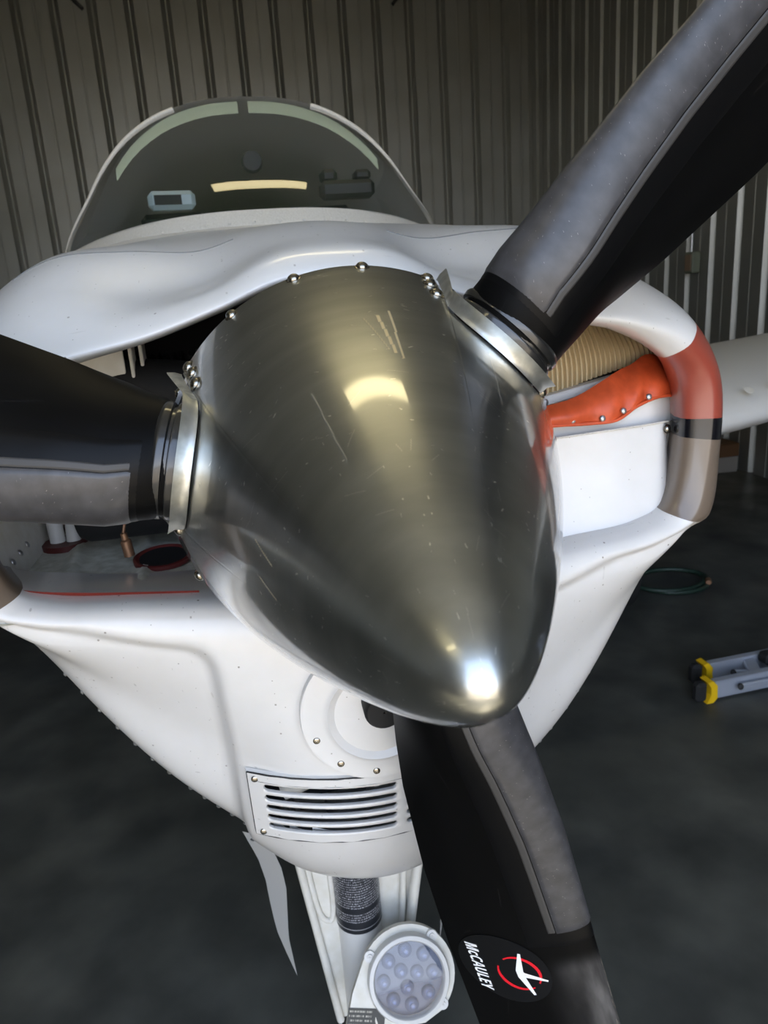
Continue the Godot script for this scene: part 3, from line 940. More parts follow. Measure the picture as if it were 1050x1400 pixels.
func build_spinner():
	var xs := Transform3D(Basis(Vector3.UP, deg_to_rad(CANT)), Vector3(0, H, 0))
	var angs := PackedFloat32Array()
	for k in 241: angs.append(k * 1.5)
	for az in BLADE_AZ:
		for d in [-19.9, -19.5, -19.2, -18.6, 18.6, 19.2, 19.5, 19.9]: angs.append(fposmod(az + d, 360.0))
	angs.sort()
	var rows := []
	var uvs := []
	var nr := 56
	for r in nr + 1:
		var f := r / float(nr)
		var row := PackedVector3Array()
		var uv := PackedVector2Array()
		for th in angs:
			var z0 := cut_z(th)
			var t := 1.0 - pow(1.0 - f, 1.9)
			var z := lerpf(z0, LS, t)
			var q := deg_to_rad(th)
			var rr := sprof(z) if r < nr else 0.00005
			row.append(Vector3(rr * cos(q), rr * sin(q), z))
			uv.append(Vector2(th / 360.0, z / LS))
		rows.append(row)
		uvs.append(uv)
	var sp := part("spinner", grid(rows, true, PackedByteArray(), uvs), M.spinner, airplane, xs, "polished bare metal spinner cone with scratches")
	# turned-out flange round each blade cut-out
	for az in BLADE_AZ:
		var q0 := deg_to_rad(az)
		var rad := Vector3(cos(q0), sin(q0), 0)
		var e := []
		for k in 4: e.append(PackedVector3Array())
		for k in 57:
			var d := lerpf(-19.3, 19.3, k / 56.0)
			var z := hole_z(d)
			for side in [0]:
				var q := deg_to_rad(az + d)
				var p := Vector3(sprof(z) * cos(q), sprof(z) * sin(q), z)
				var nn := Vector3(cos(q), sin(q), 0.42).normalized()
				e[0].append(p + nn * 0.0006 + Vector3(0, 0, 0.003))
				e[1].append(p + nn * 0.0012)
				var aw := p - rad * p.dot(rad) - Vector3(0, 0, 0.073)
				aw = (aw - rad * aw.dot(rad)).normalized()
				e[2].append(p + rad * 0.007 + aw * 0.0015)
				e[3].append(p + rad * 0.0125 + aw * 0.006)
		part("blade_flange", grid(e), M.flange, sp, Transform3D(), "bright turned-out rim round the blade cut-out")
		for s in [-1.0, 1.0]:
			var sl := []
			for k in 3: sl.append(PackedVector3Array())
			for k in 13:
				var z := lerpf(hole_z(19.2), -0.004, k / 12.0)
				var q := deg_to_rad(az + s * 19.4)
				var p := Vector3(sprof(z) * cos(q), sprof(z) * sin(q), z)
				sl[0].append(p + Vector3(cos(q), sin(q), 0) * 0.0008)
				sl[1].append(p + (rad * 0.7 + Vector3(cos(q), sin(q), 0) * 0.5) * 0.006)
				sl[2].append(p + (rad * 1.0) * 0.0135 * (0.6 + 0.4 * k / 12.0))
			part("blade_flange", grid(sl), M.flange, sp)
		# screws of this sector
		var sm := rivet_mesh(0.0052, 0.0045, true)
		for q in [[-22.5, .008], [-22.6, .031], [-21.6, .056], [22.5, .008], [22.6, .031], [21.6, .056], [41.0, .008], [60.0, .008], [-41.0, .008]]:
			var a: float = deg_to_rad(az + q[0])
			var p := Vector3(sprof(q[1]) * cos(a), sprof(q[1]) * sin(a), q[1])
			part("screw", sm, M.screw, sp, aim(p, Vector3(cos(a), sin(a), 0.40), Vector3(0, 0, 1)))
	# backplate with its rim
	var bp := part("spinner_backplate", lathe(PackedVector2Array([Vector2(0.03, -0.012), Vector2(0.170, -0.012), Vector2(0.1745, -0.009), Vector2(0.1745, 0.006), Vector2(0.171, 0.006), Vector2(0.171, -0.006), Vector2(0.06, -0.006), Vector2(0.06, 0.03), Vector2(0.09, 0.05), Vector2(0.09, 0.11), Vector2(0.001, 0.13)]), 72), M.backplate, airplane, xs)
	var sm2 := rivet_mesh(0.005, 0.004)
	for az in BLADE_AZ:
		for d in [-14.5, 14.5]:
			var a := deg_to_rad(az + d)
			part("screw", sm2, M.screw, bp, aim(Vector3(0.1745 * cos(a), 0.1745 * sin(a), -0.001), Vector3(cos(a), sin(a), 0.0), Vector3(0, 0, 1)))

const LE_T := [[.10, .028], [.155, .030], [.17, .036], [.2, .045], [.27, .051], [.35, .054], [.45, .052], [.6, .049], [.8, .044], [.92, .034], [.985, .012]]
const LE_Z := [[.10, .104], [.155, .104], [.17, .107], [.2, .110], [.27, .112], [.35, .110], [.45, .106], [.6, .100], [.8, .094], [.985, .088]]
const TE_T := [[.10, -.028], [.155, -.030], [.17, -.038], [.2, -.049], [.25, -.061], [.3, -.071], [.4, -.083], [.5, -.089], [.65, -.092], [.8, -.084], [.92, -.062], [.985, -.022]]
const TE_Z := [[.10, .046], [.155, .046], [.17, .043], [.2, .043], [.3, .038], [.5, .040], [.8, .052], [.985, .068]]
const TH := [[.10, .080], [.155, .082], [.17, .084], [.2, .074], [.25, .058], [.3, .046], [.4, .031], [.5, .023], [.7, .016], [.985, .008]]

# section point: s in 0..1 runs trailing edge -> front face -> leading edge (0.5) -> back face -> trailing edge
func blade_pt(rho: float, s: float, off := 0.0) -> Vector3:
	var le := Vector2(lut(LE_T, rho), lut(LE_Z, rho))
	var te := Vector2(lut(TE_T, rho), lut(TE_Z, rho))
	var ch := te - le
	var c := ch.length()
	var e := ch / c
	var nf := Vector2(e.y, -e.x)
	if nf.y < 0: nf = -nf
	var x := (1.0 + cos(TAU * s)) * 0.5         # 1 at the trailing edge, 0 at the leading edge
	var front := s < 0.5
	var round_f := 1.0 - smoothstep(0.15, 0.25, rho)
	var yt_n := 5.0 * (0.2969 * sqrt(x) - 0.126 * x - 0.3516 * x * x + 0.2843 * x * x * x - 0.1015 * x * x * x * x) + 0.02 * x
	var yt_r := sqrt(maxf(0.0, x * (1.0 - x)))
	var th := lut(TH, rho)
	var yt := lerpf(yt_n * th, yt_r * th, round_f)
	var camber := (1.0 - round_f) * 0.16 * th * 4.0 * x * (1.0 - x)
	var y := (yt if front else -yt * lerpf(0.8, 1.0, round_f)) + camber
	var p := le + e * (x * c) + nf * y
	if off != 0.0:
		var nd := (nf * (1.0 if front else -1.0) * clampf(x * 9.0, 0.0, 1.0) - e * (1.0 - clampf(x * 9.0, 0.0, 1.0))).normalized()
		p += nd * off
	return Vector3(rho, p.x, p.y)

func blade_patch(r0: float, r1: float, s0: float, s1: float, nr: int, ns: int, off: float, lip := true) -> ArrayMesh:
	var rows := []
	var uvs := []
	for r in nr + 1:
		var row := PackedVector3Array()
		var uv := PackedVector2Array()
		var edge_r := lip and (r == 0 or r == nr)
		for k in ns + 1:
			var rho := lerpf(r0, r1, r / float(nr))
			var o := off
			if edge_r or (lip and (k == 0 or k == ns)): o = -0.0012
			row.append(blade_pt(rho, lerpf(s0, s1, k / float(ns)), o))
			uv.append(Vector2(k / float(ns), r / float(nr)))
		rows.append(row)
		uvs.append(uv)
	return grid(rows, false, PackedByteArray(), uvs)

func build_blades():
	var canted := Transform3D(Basis(Vector3.UP, deg_to_rad(CANT)), Vector3(0, H, 0))
	var body_rows := []
	var uvs := []
	for r in 97:
		var rho := (0.10 + 0.22 * r / 56.0) if r < 56 else (0.32 + 0.666 * (r - 56) / 40.0)
		var row := PackedVector3Array()
		var uv := PackedVector2Array()
		for k in 65:
			row.append(blade_pt(rho, k / 64.0))
			uv.append(Vector2(k / 64.0, rho))
		body_rows.append(row)
		uvs.append(uv)
	var tip := PackedVector3Array()
	var tuv := PackedVector2Array()
	for k in 65:
		tip.append(blade_pt(0.986, 0.25).lerp(blade_pt(0.986, 0.75), 0.5) + Vector3(0.004, 0, 0))
		tuv.append(Vector2(k / 64.0, 1.0))
	body_rows.append(tip)
	uvs.append(tuv)
	var body := grid(body_rows, true, PackedByteArray(), uvs)
	var sb := 0.332          # where the boot's edge lies on the front face
	var boot := blade_patch(0.178, 0.475, sb + 0.013, 0.72, 40, 36, 0.0016)
	var strip := blade_patch(0.178, 0.475, sb - 0.004, sb + 0.02, 40, 6, 0.0010)
	var sealer := blade_patch(0.172, 0.495, 0.268, 0.74, 40, 36, 0.0005)
	var collar := lathe(PackedVector2Array([Vector2(0.036, 0.06), Vector2(0.042, 0.06), Vector2(0.0425, 0.152), Vector2(0.0455, 0.153), Vector2(0.046, 0.1575), Vector2(0.0455, 0.159), Vector2(0.043, 0.160), Vector2(0.043, 0.162), Vector2(0.0455, 0.163), Vector2(0.046, 0.167), Vector2(0.0452, 0.169), Vector2(0.041, 0.174), Vector2(0.036, 0.176)]), 56)
	for i in 3:
		var az: float = deg_to_rad(BLADE_AZ[i])
		# local x = outward, y = direction of rotation, z = forward
		var xf := canted * Transform3D(Basis(Vector3(cos(az), sin(az), 0), Vector3(-sin(az), cos(az), 0), Vector3(0, 0, 1)), Vector3.ZERO)
		var lb: String = ["black propeller blade reaching up to the right", "black propeller blade reaching out to the left", "black propeller blade hanging down with a round maker's decal"][i]
		var b := part("propeller_blade", body, M.blade, airplane, xf, lb)
		part("blade_collar", collar, M.gloss_black, b, aim(Vector3(0, 0, 0.075), Vector3(1, 0, 0)), "glossy black ferrule at the blade root")
		part("boot_sealer", sealer, M.sealer, b)
		part("deicing_boot", boot, M.boot, b, Transform3D(), "scuffed grey rubber boot on the leading edge")
		part("boot_strip", strip, M.boot_edge, b)
		if i == 2: build_decal(b)

func on_blade(rho: float, t: float, off: float) -> Vector3:     # front face point at radius rho and tangential offset t
	var lo := 0.02
	var hi := 0.48
	for k in 18:
		var m := (lo + hi) * 0.5
		if blade_pt(rho, m).y < t: lo = m
		else: hi = m
	return blade_pt(rho, (lo + hi) * 0.5, off)

func drape(m: Mesh, off: float, place: Callable) -> ArrayMesh:
	var st := SurfaceTool.new()
	st.begin(Mesh.PRIMITIVE_TRIANGLES)
	st.set_smooth_group(-1)
	for s in m.get_surface_count():
		var arr := m.surface_get_arrays(s)
		var v: PackedVector3Array = arr[Mesh.ARRAY_VERTEX]
		var ix: PackedInt32Array = arr[Mesh.ARRAY_INDEX] if arr[Mesh.ARRAY_INDEX] else PackedInt32Array(range(v.size()))
		for i in ix:
			var p := v[i]
			var q: Vector2 = place.call(Vector2(p.x, p.y))
			st.add_vertex(on_blade(q.x, q.y, off + p.z))
	st.generate_normals()
	return st.commit()

func flat_poly(pts: PackedVector2Array, cx: Vector2, rings := 5) -> ArrayMesh:
	var rows := []
	for r in rings + 1:
		var row := PackedVector3Array()
		for k in pts.size() + 1:
			var p := cx.lerp(pts[k % pts.size()], r / float(rings))
			row.append(Vector3(p.x, p.y, 0))
		rows.append(row)
	return grid(rows, true)

func build_decal(b: Node3D):
	# decal axes: u outward along the blade, w towards the leading edge; the writing runs outward
	var c := Vector2(0.523, -0.042)
	var place := func(p: Vector2) -> Vector2: return Vector2(c.x + p.x, c.y + p.y)
	var oval := PackedVector2Array()
	for k in 48:
		var a := TAU * k / 48
		oval.append(Vector2(0.047 * cos(a) + 0.004 * sin(a), 0.041 * sin(a)))
	part("maker_decal", drape(flat_poly(oval, Vector2.ZERO), 0.0007, place), M.decal, b, Transform3D(), "round glossy black decal with white and red emblem")
	var tm := TextMesh.new()
	tm.text = "McCAULEY"
	var f := SystemFont.new()
	f.font_names = PackedStringArray(["Droid Sans"])
	f.font_weight = 800
	f.font_italic = true
	tm.font = f
	tm.font_size = 32
	tm.pixel_size = 0.0005
	tm.depth = 0.0002
	var bb := tm.get_aabb()
	var sc := 0.064 / bb.size.x
	var put := func(p: Vector2) -> Vector2:
		var q := (p - Vector2(bb.get_center().x, bb.get_center().y)) * sc
		q.x += q.y * 0.22
		return Vector2(c.x + 0.001 + q.x, c.y - 0.0245 + q.y * 1.15)
	part("decal_lettering", drape(tm, 0.0011, put), M.decal_white, b)
	var ec := Vector2(0.004, 0.012)
	var at := func(p: Vector2) -> Vector2: return Vector2(c.x + ec.x + p.x, c.y + ec.y + p.y)
	var ring := []
	for seg in [[-1.95, 0.55], [0.95, 3.75]]:
		var r0 := PackedVector3Array()
		var r1 := PackedVector3Array()
		for k in 33:
			var a := lerpf(seg[0], seg[1], k / 32.0)
			var w := 0.0014 * sin(PI * clampf(k / 32.0, 0.06, 0.94)) + 0.0005
			r0.append(Vector3(cos(a) * (0.0225 + w), sin(a) * (0.019 + w), 0))
			r1.append(Vector3(cos(a) * (0.0225 - w), sin(a) * (0.019 - w), 0))
		ring.append(grid([r0, r1]))
	part("decal_ring", drape(join(ring), 0.0011, at), M.decal_red, b)
	var star := PackedVector2Array()
	for k in 3:
		var a := deg_to_rad([168.0, 70.0, 14.0][k])
		var ln: float = [0.030, 0.026, 0.031][k]
		var d := Vector2(cos(a), sin(a))
		var nn := Vector2(-d.y, d.x)
		star.append_array([d * 0.004 + nn * 0.0034 * -1.0, d * ln + nn * -0.0012, d * ln + nn * 0.0012, d * 0.004 + nn * 0.0034])
	var order := PackedVector2Array()
	for k in [2, 1, 0]:
		for j in 4: order.append(star[k * 4 + j])
	part("decal_emblem", drape(flat_poly(order, Vector2.ZERO, 3), 0.0014, at), M.decal_white, b)

# ------------------------------------------------------------------ nose gear with landing light
func build_gear():
	var x0 := Transform3D(Basis(), Vector3(0, H, 0))
	var gear := part("nose_gear", join([
		[lathe(PackedVector2Array([Vector2(0.037, -0.36), Vector2(0.037, 0.2)]), 36), aim(Vector3(-.011, -.80, -.385), Vector3(0, 1, 0))],
		[lathe(PackedVector2Array([Vector2(0.03, -0.36), Vector2(0.042, -0.36), Vector2(0.042, -0.33), Vector2(0.037, -0.33)]), 36), aim(Vector3(-.011, -.78, -.385), Vector3(0, 1, 0))]]), M.white_plain, airplane, x0, "white nose gear leg under the chin")
	# side webs of the cast leg
	var wl := PackedVector2Array([Vector2(-.125, -.56), Vector2(-.04, -.56), Vector2(-.04, -1.08), Vector2(-.062, -1.08)])
	var wr := PackedVector2Array([Vector2(.135, -.56), Vector2(.022, -.56), Vector2(.022, -1.0), Vector2(.05, -1.0)])
	part("leg_web", plate(wl, 0.03), M.white_dull, gear, Transform3D(Basis(), Vector3(0, 0, -.385)))
	part("leg_web", plate(wr, 0.03), M.white_dull, gear, Transform3D(Basis(), Vector3(0, 0, -.385)))
	# raised ribs that frame the pockets
	part("web_rib", join([
		[tube(curve(PackedVector3Array([Vector3(-.096, -.60, -.383), Vector3(-.088, -.76, -.383), Vector3(-.072, -.855, -.383), Vector3(-.060, -.862, -.383), Vector3(-.054, -.84, -.383), Vector3(-.056, -.70, -.383)])), 0.005, 8), Transform3D()],
		[tube(PackedVector3Array([Vector3(-.122, -.56, -.38), Vector3(-.062, -1.08, -.38)]), 0.007, 8), Transform3D()],
		[tube(PackedVector3Array([Vector3(.085, -.60, -.38), Vector3(.062, -.90, -.38), Vector3(.05, -1.0, -.38)]), 0.006, 8), Transform3D()],
		[tube(PackedVector3Array([Vector3(.13, -.56, -.37), Vector3(.07, -.92, -.37)]), 0.009, 8), Transform3D()]]), M.white_dull, gear)
	# placard wrapped round the barrel
	var img := Image.create(512, 512, false, Image.FORMAT_RGB8)
	img.fill(Color(0.2, 0.21, 0.23))
	rng.seed = 3
	for ln in 26:
		var y := 90 + ln * 13
		if ln > 21: y += 26
		var x := 20
		while x < 490:
			var w := 3 + int(rng.randf() * 14)
			for q in w:
				if rng.randf() < 0.62: img.fill_rect(Rect2i(x + q, y + int(rng.randf() * 3), 1, 6), Color(0.9, 0.9, 0.92))
			x += w + 4
	img.fill_rect(Rect2i(40, 20, 300, 10), Color(0.1, 0.1, 0.1))
	img.fill_rect(Rect2i(60, 45, 260, 14), Color(0.1, 0.1, 0.1))
	img.fill_rect(Rect2i(0, 486, 512, 4), Color(0.8, 0.8, 0.8))
	var lab := mat(Color.WHITE, 0.3, 0.35)
	lab.albedo_texture = ImageTexture.create_from_image(img)
	var lr := []
	for r in 5:
		var row := PackedVector3Array()
		for k in 33:
			var a := lerpf(PI * 1.0, 0.0, k / 32.0)
			row.append(Vector3(-.011 + 0.0392 * cos(a), lerpf(-.68, -.868, r / 4.0), -.385 + 0.0392 * sin(a)))
		lr.append(row)
	part("placard", grid(lr), lab, gear, Transform3D(), "dark placard with rows of small print wrapped round the leg")
	# nose wheel with fork and axle
	part("wheel_fork", join([bar(Vector3(-.07, -1.0, -.42), Vector3(-.07, -1.09, -.57), 0.015, 0.04), bar(Vector3(.07, -1.0, -.42), Vector3(.07, -1.09, -.57), 0.015, 0.04), bar(Vector3(-.075, -1.02, -.42), Vector3(.075, -1.02, -.42), 0.04, 0.03)]), M.white_dull, gear)
	part("tire", lathe(PackedVector2Array([Vector2(0.075, -0.05), Vector2(0.12, -0.06), Vector2(0.15, -0.05), Vector2(0.163, -0.025), Vector2(0.165, 0.0), Vector2(0.163, 0.025), Vector2(0.15, 0.05), Vector2(0.12, 0.06), Vector2(0.075, 0.05)]), 40), M.rubber, gear, aim(Vector3(0, -1.085, -.57), Vector3(1, 0, 0)))
	part("wheel_hub", lathe(PackedVector2Array([Vector2(0.001, -0.05), Vector2(0.05, -0.05), Vector2(0.08, -0.03), Vector2(0.08, 0.03), Vector2(0.05, 0.05), Vector2(0.001, 0.05)]), 32), M.white_plain, gear, aim(Vector3(0, -1.085, -.57), Vector3(1, 0, 0)))
	# gear doors
	for s in [-1.0, 1.0]:
		var rows := []
		for r in 15:
			var f := r / 14.0
			var row := PackedVector3Array()
			var y := lerpf(-.655, -.972, f)
			var zn := lerpf(-.36, -.39, f)
			var wdt := 1.0 - pow(f, 1.8)
			for k in 9:
				var g := k / 8.0
				row.append(Vector3(s * (lut([[0, .148], [.2, .131], [.35, .127], [.7, .134], [1, .128]], f) + 0.042 * g * wdt), y - 0.05 * g * wdt, zn - 0.09 * wdt * g))
			rows.append(row)
		var dr := part("gear_door", grid(rows), M.white_plain, airplane, x0, "thin curved nose gear door leaf hanging under the cowling")
		part("door_hinge", join([bar(Vector3(s * .145, -.60, -.37), Vector3(s * .138, -.69, -.37), 0.02, 0.008, 0.002), bar(Vector3(s * .165, -.58, -.42), Vector3(s * .14, -.70, -.40), 0.008, 0.008, 0.002)]), M.white_plain, dr)
	# landing light on its bracket
	var c := Vector3(.050, -.908, -.285)
	var xf := aim(c, Vector3(0.0, 0.42, 0.91)) 
	xf = Transform3D(xf.basis * Basis(Vector3(0, 0, 1), deg_to_rad(-14)), c + Vector3(0, H, 0))
	var fl := PackedVector2Array()
	for k in 25:
		var a := lerpf(deg_to_rad(-38), deg_to_rad(168), k / 24.0)
		fl.append(Vector2(0.078 * cos(a), 0.078 * sin(a)))
	fl.append_array([Vector2(-.088, -.03), Vector2(-.096, -.115), Vector2(-.03, -.115), Vector2(0.0, -.075), Vector2(.035, -.068)])
	var ll := part("landing_light", plate(fl, 0.012), M.white_dull, airplane, xf, "round landing light with many clear lens elements on a white bracket")
	part("light_bezel", lathe(PackedVector2Array([Vector2(0.067, 0.0), Vector2(0.067, 0.012), Vector2(0.065, 0.016), Vector2(0.059, 0.017), Vector2(0.0565, 0.014), Vector2(0.0565, 0.004)]), 56), M.white_plain, ll)
	part("reflector", lathe(PackedVector2Array([Vector2(0.001, 0.002), Vector2(0.057, 0.002)]), 48), M.reflector, ll)
	part("light_lens", lathe(PackedVector2Array([Vector2(0.0565, 0.0125), Vector2(0.03, 0.0135), Vector2(0.0005, 0.0138)]), 48), M.lens, ll)
	var opt := lathe(PackedVector2Array([Vector2(0.0115, 0), Vector2(0.0112, 0.004), Vector2(0.009, 0.007), Vector2(0.005, 0.0085), Vector2(0.003, 0.007), Vector2(0.0003, 0.0072)]), 20)
	for k in 8:
		var a := TAU * (k + 0.3) / 8
		part("lens_element", opt, M.optic, ll, Transform3D(Basis(), Vector3(cos(a) * 0.041, sin(a) * 0.041, 0.0025)))
	for k in 3:
		var a := TAU * k / 3 + 0.5
		part("lens_element", opt, M.optic, ll, Transform3D(Basis(), Vector3(cos(a) * 0.0155, sin(a) * 0.0155, 0.0025)))
	var lug := lathe(PackedVector2Array([Vector2(0.001, 0.006), Vector2(0.004, 0.006), Vector2(0.0045, 0.004), Vector2(0.009, 0.004), Vector2(0.0095, 0.0)]), 18)
	for a in [158.0, 62.0, -32.0]:
		var q := deg_to_rad(a)
		var l := part("bezel_lug", lug, M.white_plain, ll, Transform3D(Basis(), Vector3(cos(q) * 0.0715, sin(q) * 0.0715, 0.0)))
	# small printed plate on the bracket's tail
	var pi2 := Image.create(256, 160, false, Image.FORMAT_RGB8)
	pi2.fill(Color(0.22, 0.22, 0.21))
	for ln in 7:
		for x in range(8, 170, 2):
			if rng.randf() < 0.55: pi2.fill_rect(Rect2i(x, 12 + ln * 21, 2, 9), Color(0.7, 0.68, 0.62))
	for k in 5: line_on(pi2, Vector2(190, 40 + k * 4), Vector2(235, 110 + k * 4), Color(0.85, 0.83, 0.78, 1.0), 3)
	var pm := mat(Color.WHITE, 0.5)
	pm.albedo_texture = ImageTexture.create_from_image(pi2)
	var pr := []
	for r in 2:
		var row := PackedVector3Array()
		for k in 2: row.append(Vector3(lerpf(-.092, -.032, k), lerpf(-.050, -.100, r), 0.0006))
		pr.append(row)
	part("rating_plate", grid(pr), pm, ll)

# ------------------------------------------------------------------ cabin
func arch(g: float, grow := 0.0) -> Vector3:   # roof end of the windshield, g in -1..1
	var pts := PackedVector3Array([Vector3(0, .768, -1.88), Vector3(.10, .762, -1.875), Vector3(.185, .742, -1.86), Vector3(.265, .708, -1.84), Vector3(.345, .650, -1.81), Vector3(.410, .575, -1.78), Vector3(.470, .480, -1.76), Vector3(.530, .385, -1.75), Vector3(.566, .300, -1.75)])
	var p := spline(pts, absf(g) * 8.0)
	p.x = signf(g) * p.x * (1.0 + grow)
	p.y = 0.3 + (p.y - 0.3) * (1.0 + grow)
	return p

func base_curve(g: float) -> Vector3:
	var a := absf(g)
	return Vector3(signf(g) * 0.548 * pow(a, 0.95), 0.367 - 0.040 * pow(a, 2.4), -1.20 - 0.50 * pow(a, 2.2))

func build_cabin():
	var x0 := Transform3D(Basis(), Vector3(0, H, 0))
	var rows := []
	for r in 21:
		var f := r / 20.0
		var row := PackedVector3Array()
		for k in 57:
			var g := lerpf(-1, 1, k / 56.0)
			var a := base_curve(g)
			var b := arch(g)
			var p := a.lerp(b, f)
			var bul := sin(PI * pow(f, 0.8)) * 0.046 * (1.0 - pow(absf(g), 3.0))
			p += Vector3(signf(g) * 0.01 * absf(g), bul * 0.85, bul * 0.55)
			row.append(p)
		rows.append(row)
	part("windshield", grid(rows), M.glass, airplane, x0, "curved green tinted windshield")
	# pale fairing strip along its foot
	var fr := []
	for r in 5:
		var f := r / 4.0
		var row := PackedVector3Array()
		for k in 65:
			var g := lerpf(-1.02, 1.02, k / 64.0)
			var a := base_curve(clampf(g, -1, 1))
			var o := Vector3(a.x * 0.03, -0.06, 0.055 - 0.03 * absf(g))
			row.append(a + o * f + Vector3(0, 0.004 + 0.004 * sin(f * PI), 0))
		fr.append(row)
	var fa := part("windshield_fairing", grid(fr), M.fairing, airplane, x0, "dull pale strip along the foot of the windshield")
	var rv := rivet_mesh(0.004, 0.0025)
	for k in 22:
		var g := lerpf(-0.96, 0.96, k / 21.0)
		var a := base_curve(g)
		part("rivet", rv, M.fairing, fa, aim(a + Vector3(a.x * 0.02, -0.026, 0.032 - 0.015 * absf(g)), Vector3(0, 1, 0.8)))
	# cabin roof and sides
	var cab := []
	for q in [[0.0, -0.0, 0.012], [0.25, -.2, 0.022], [1.0, -0.9, 0.03], [1.0, -1.7, -0.06], [1.0, -2.6, -0.4], [1.0, -3.4, -0.8]]:
		var row := PackedVector3Array()
		for k in 49:
			var g := lerpf(-1, 1, k / 48.0)
			var p := arch(g, q[2])
			row.append(Vector3(p.x, p.y - (0.0 if q[0] < 1.0 else 0.02), p.z + q[1]))
		cab.append(row)
	part("cabin_roof", grid(cab), M.white_plain, airplane, x0)
	var post := PackedVector3Array()
	for s in [-1.0, 1.0]:
		post = PackedVector3Array()
		for k in 25: post.append(arch(s * lerpf(0.28, 1.0, k / 24.0), 0.006))
		part("windshield_post", tube(post, 0.007, 8), M.fairing, airplane, x0)
	# inside: coaming, panel, visors, seats
	var gl := []
	for r in 4:
		var row := PackedVector3Array()
		for k in 33:
			var g := lerpf(-1, 1, k / 32.0)
			var a := base_curve(g * 0.97)
			row.append(a * Vector3(0.96, 1, 1) + [Vector3(0, -.015, -.02), Vector3(0, -.02, -.22), Vector3(0, -.03, -.36), Vector3(0, -.3, -.36)][r] * Vector3(1, 1, 1.0 - 0.6 * absf(g)))
		gl.append(row)
	part("glareshield", grid(gl), M.dark, airplane, x0)
	part("cabin_floor", box(Vector3(1.02, 0.02, 2.2), 0.005), M.dark, airplane, x0 * Transform3D(Basis(), Vector3(0, -.32, -2.6)))
	part("rear_bulkhead", box(Vector3(0.96, 0.9, 0.03), 0.01), M.cabin, airplane, x0 * Transform3D(Basis(), Vector3(0, .15, -3.4)))
	for s in [-1.0, 1.0]:
		var vr := []
		for r in 5:
			var f := r / 4.0
			var row := PackedVector3Array()
			for k in 13:
				var g: float = s * lerpf(0.02, 0.62, k / 12.0)
				var p := arch(g)
				row.append(p + Vector3(-p.x * 0.06, -0.012 - 0.036 * f, 0.02 + 0.015 * f))
			vr.append(row)
		part("sun_visor", grid(vr), M.visor, airplane, x0, "pale sun visor under the roof behind the glass")
		var seat := part("seat", join([[box(Vector3(0.42, 0.56, 0.12), 0.05), Transform3D(Basis(Vector3.RIGHT, -0.2), Vector3(s * .26, .13, -2.45))], [box(Vector3(0.42, 0.12, 0.46), 0.05), Transform3D(Basis(), Vector3(s * .26, -.13, -2.2))]]), M.darker, airplane, x0)
		part("headrest", box(Vector3(0.24, 0.1, 0.08), 0.02), M.dark, seat, Transform3D(Basis(), Vector3(s * .28, .47, -2.45)))
		part("headrest_post", join([bar(Vector3(s * .24, .38, -2.46), Vector3(s * .24, .45, -2.46), 0.012, 0.012), bar(Vector3(s * .33, .38, -2.46), Vector3(s * .33, .45, -2.46), 0.012, 0.012)]), M.steel, seat)
	# pale boxed instrument on the left of the coaming
	var ins := part("coaming_instrument", box(Vector3(0.13, 0.05, 0.05), 0.012), M.instrument, airplane, x0 * Transform3D(Basis(Vector3.UP, 0.15), Vector3(-.235, .462, -1.68)), "pale boxed instrument behind the left of the windshield")
	part("instrument_face", box(Vector3(0.075, 0.026, 0.004), 0.001), M.darker, ins, Transform3D(Basis(), Vector3(-.012, 0, .0255)))
	part("coaming_box", join([[box(Vector3(0.16, 0.05, 0.06), 0.012), Transform3D(Basis(), Vector3(.27, .47, -1.68))], [box(Vector3(0.05, 0.04, 0.05), 0.015), Transform3D(Basis(), Vector3(.22, .51, -1.7))], [box(Vector3(0.05, 0.03, 0.05), 0.012), Transform3D(Basis(), Vector3(.32, .51, -1.7))]]), M.dark, airplane, x0)
	var cmp := part("compass", join([[lathe(PackedVector2Array([Vector2(0.001, -0.02), Vector2(0.025, -0.02), Vector2(0.03, 0.0), Vector2(0.025, 0.02), Vector2(0.001, 0.02)]), 20), Transform3D(Basis(), Vector3(.0, .545, -1.62))], [box(Vector3(0.012, 0.09, 0.012), 0.003), Transform3D(Basis(), Vector3(0, .49, -1.62))]]), M.dark, airplane, x0)

func foil(c: float, th: float) -> PackedVector2Array:
	var o := PackedVector2Array()
	for k in 41:
		var s := k / 40.0
		var x := (1.0 + cos(TAU * s)) * 0.5
		var y := 5.0 * th * (0.2969 * sqrt(x) - 0.126 * x - 0.3516 * x * x + 0.2843 * x * x * x - 0.1036 * x * x * x * x)
		o.append(Vector2(x * c, (y if s < 0.5 else -y * 0.8) * c))
	return o

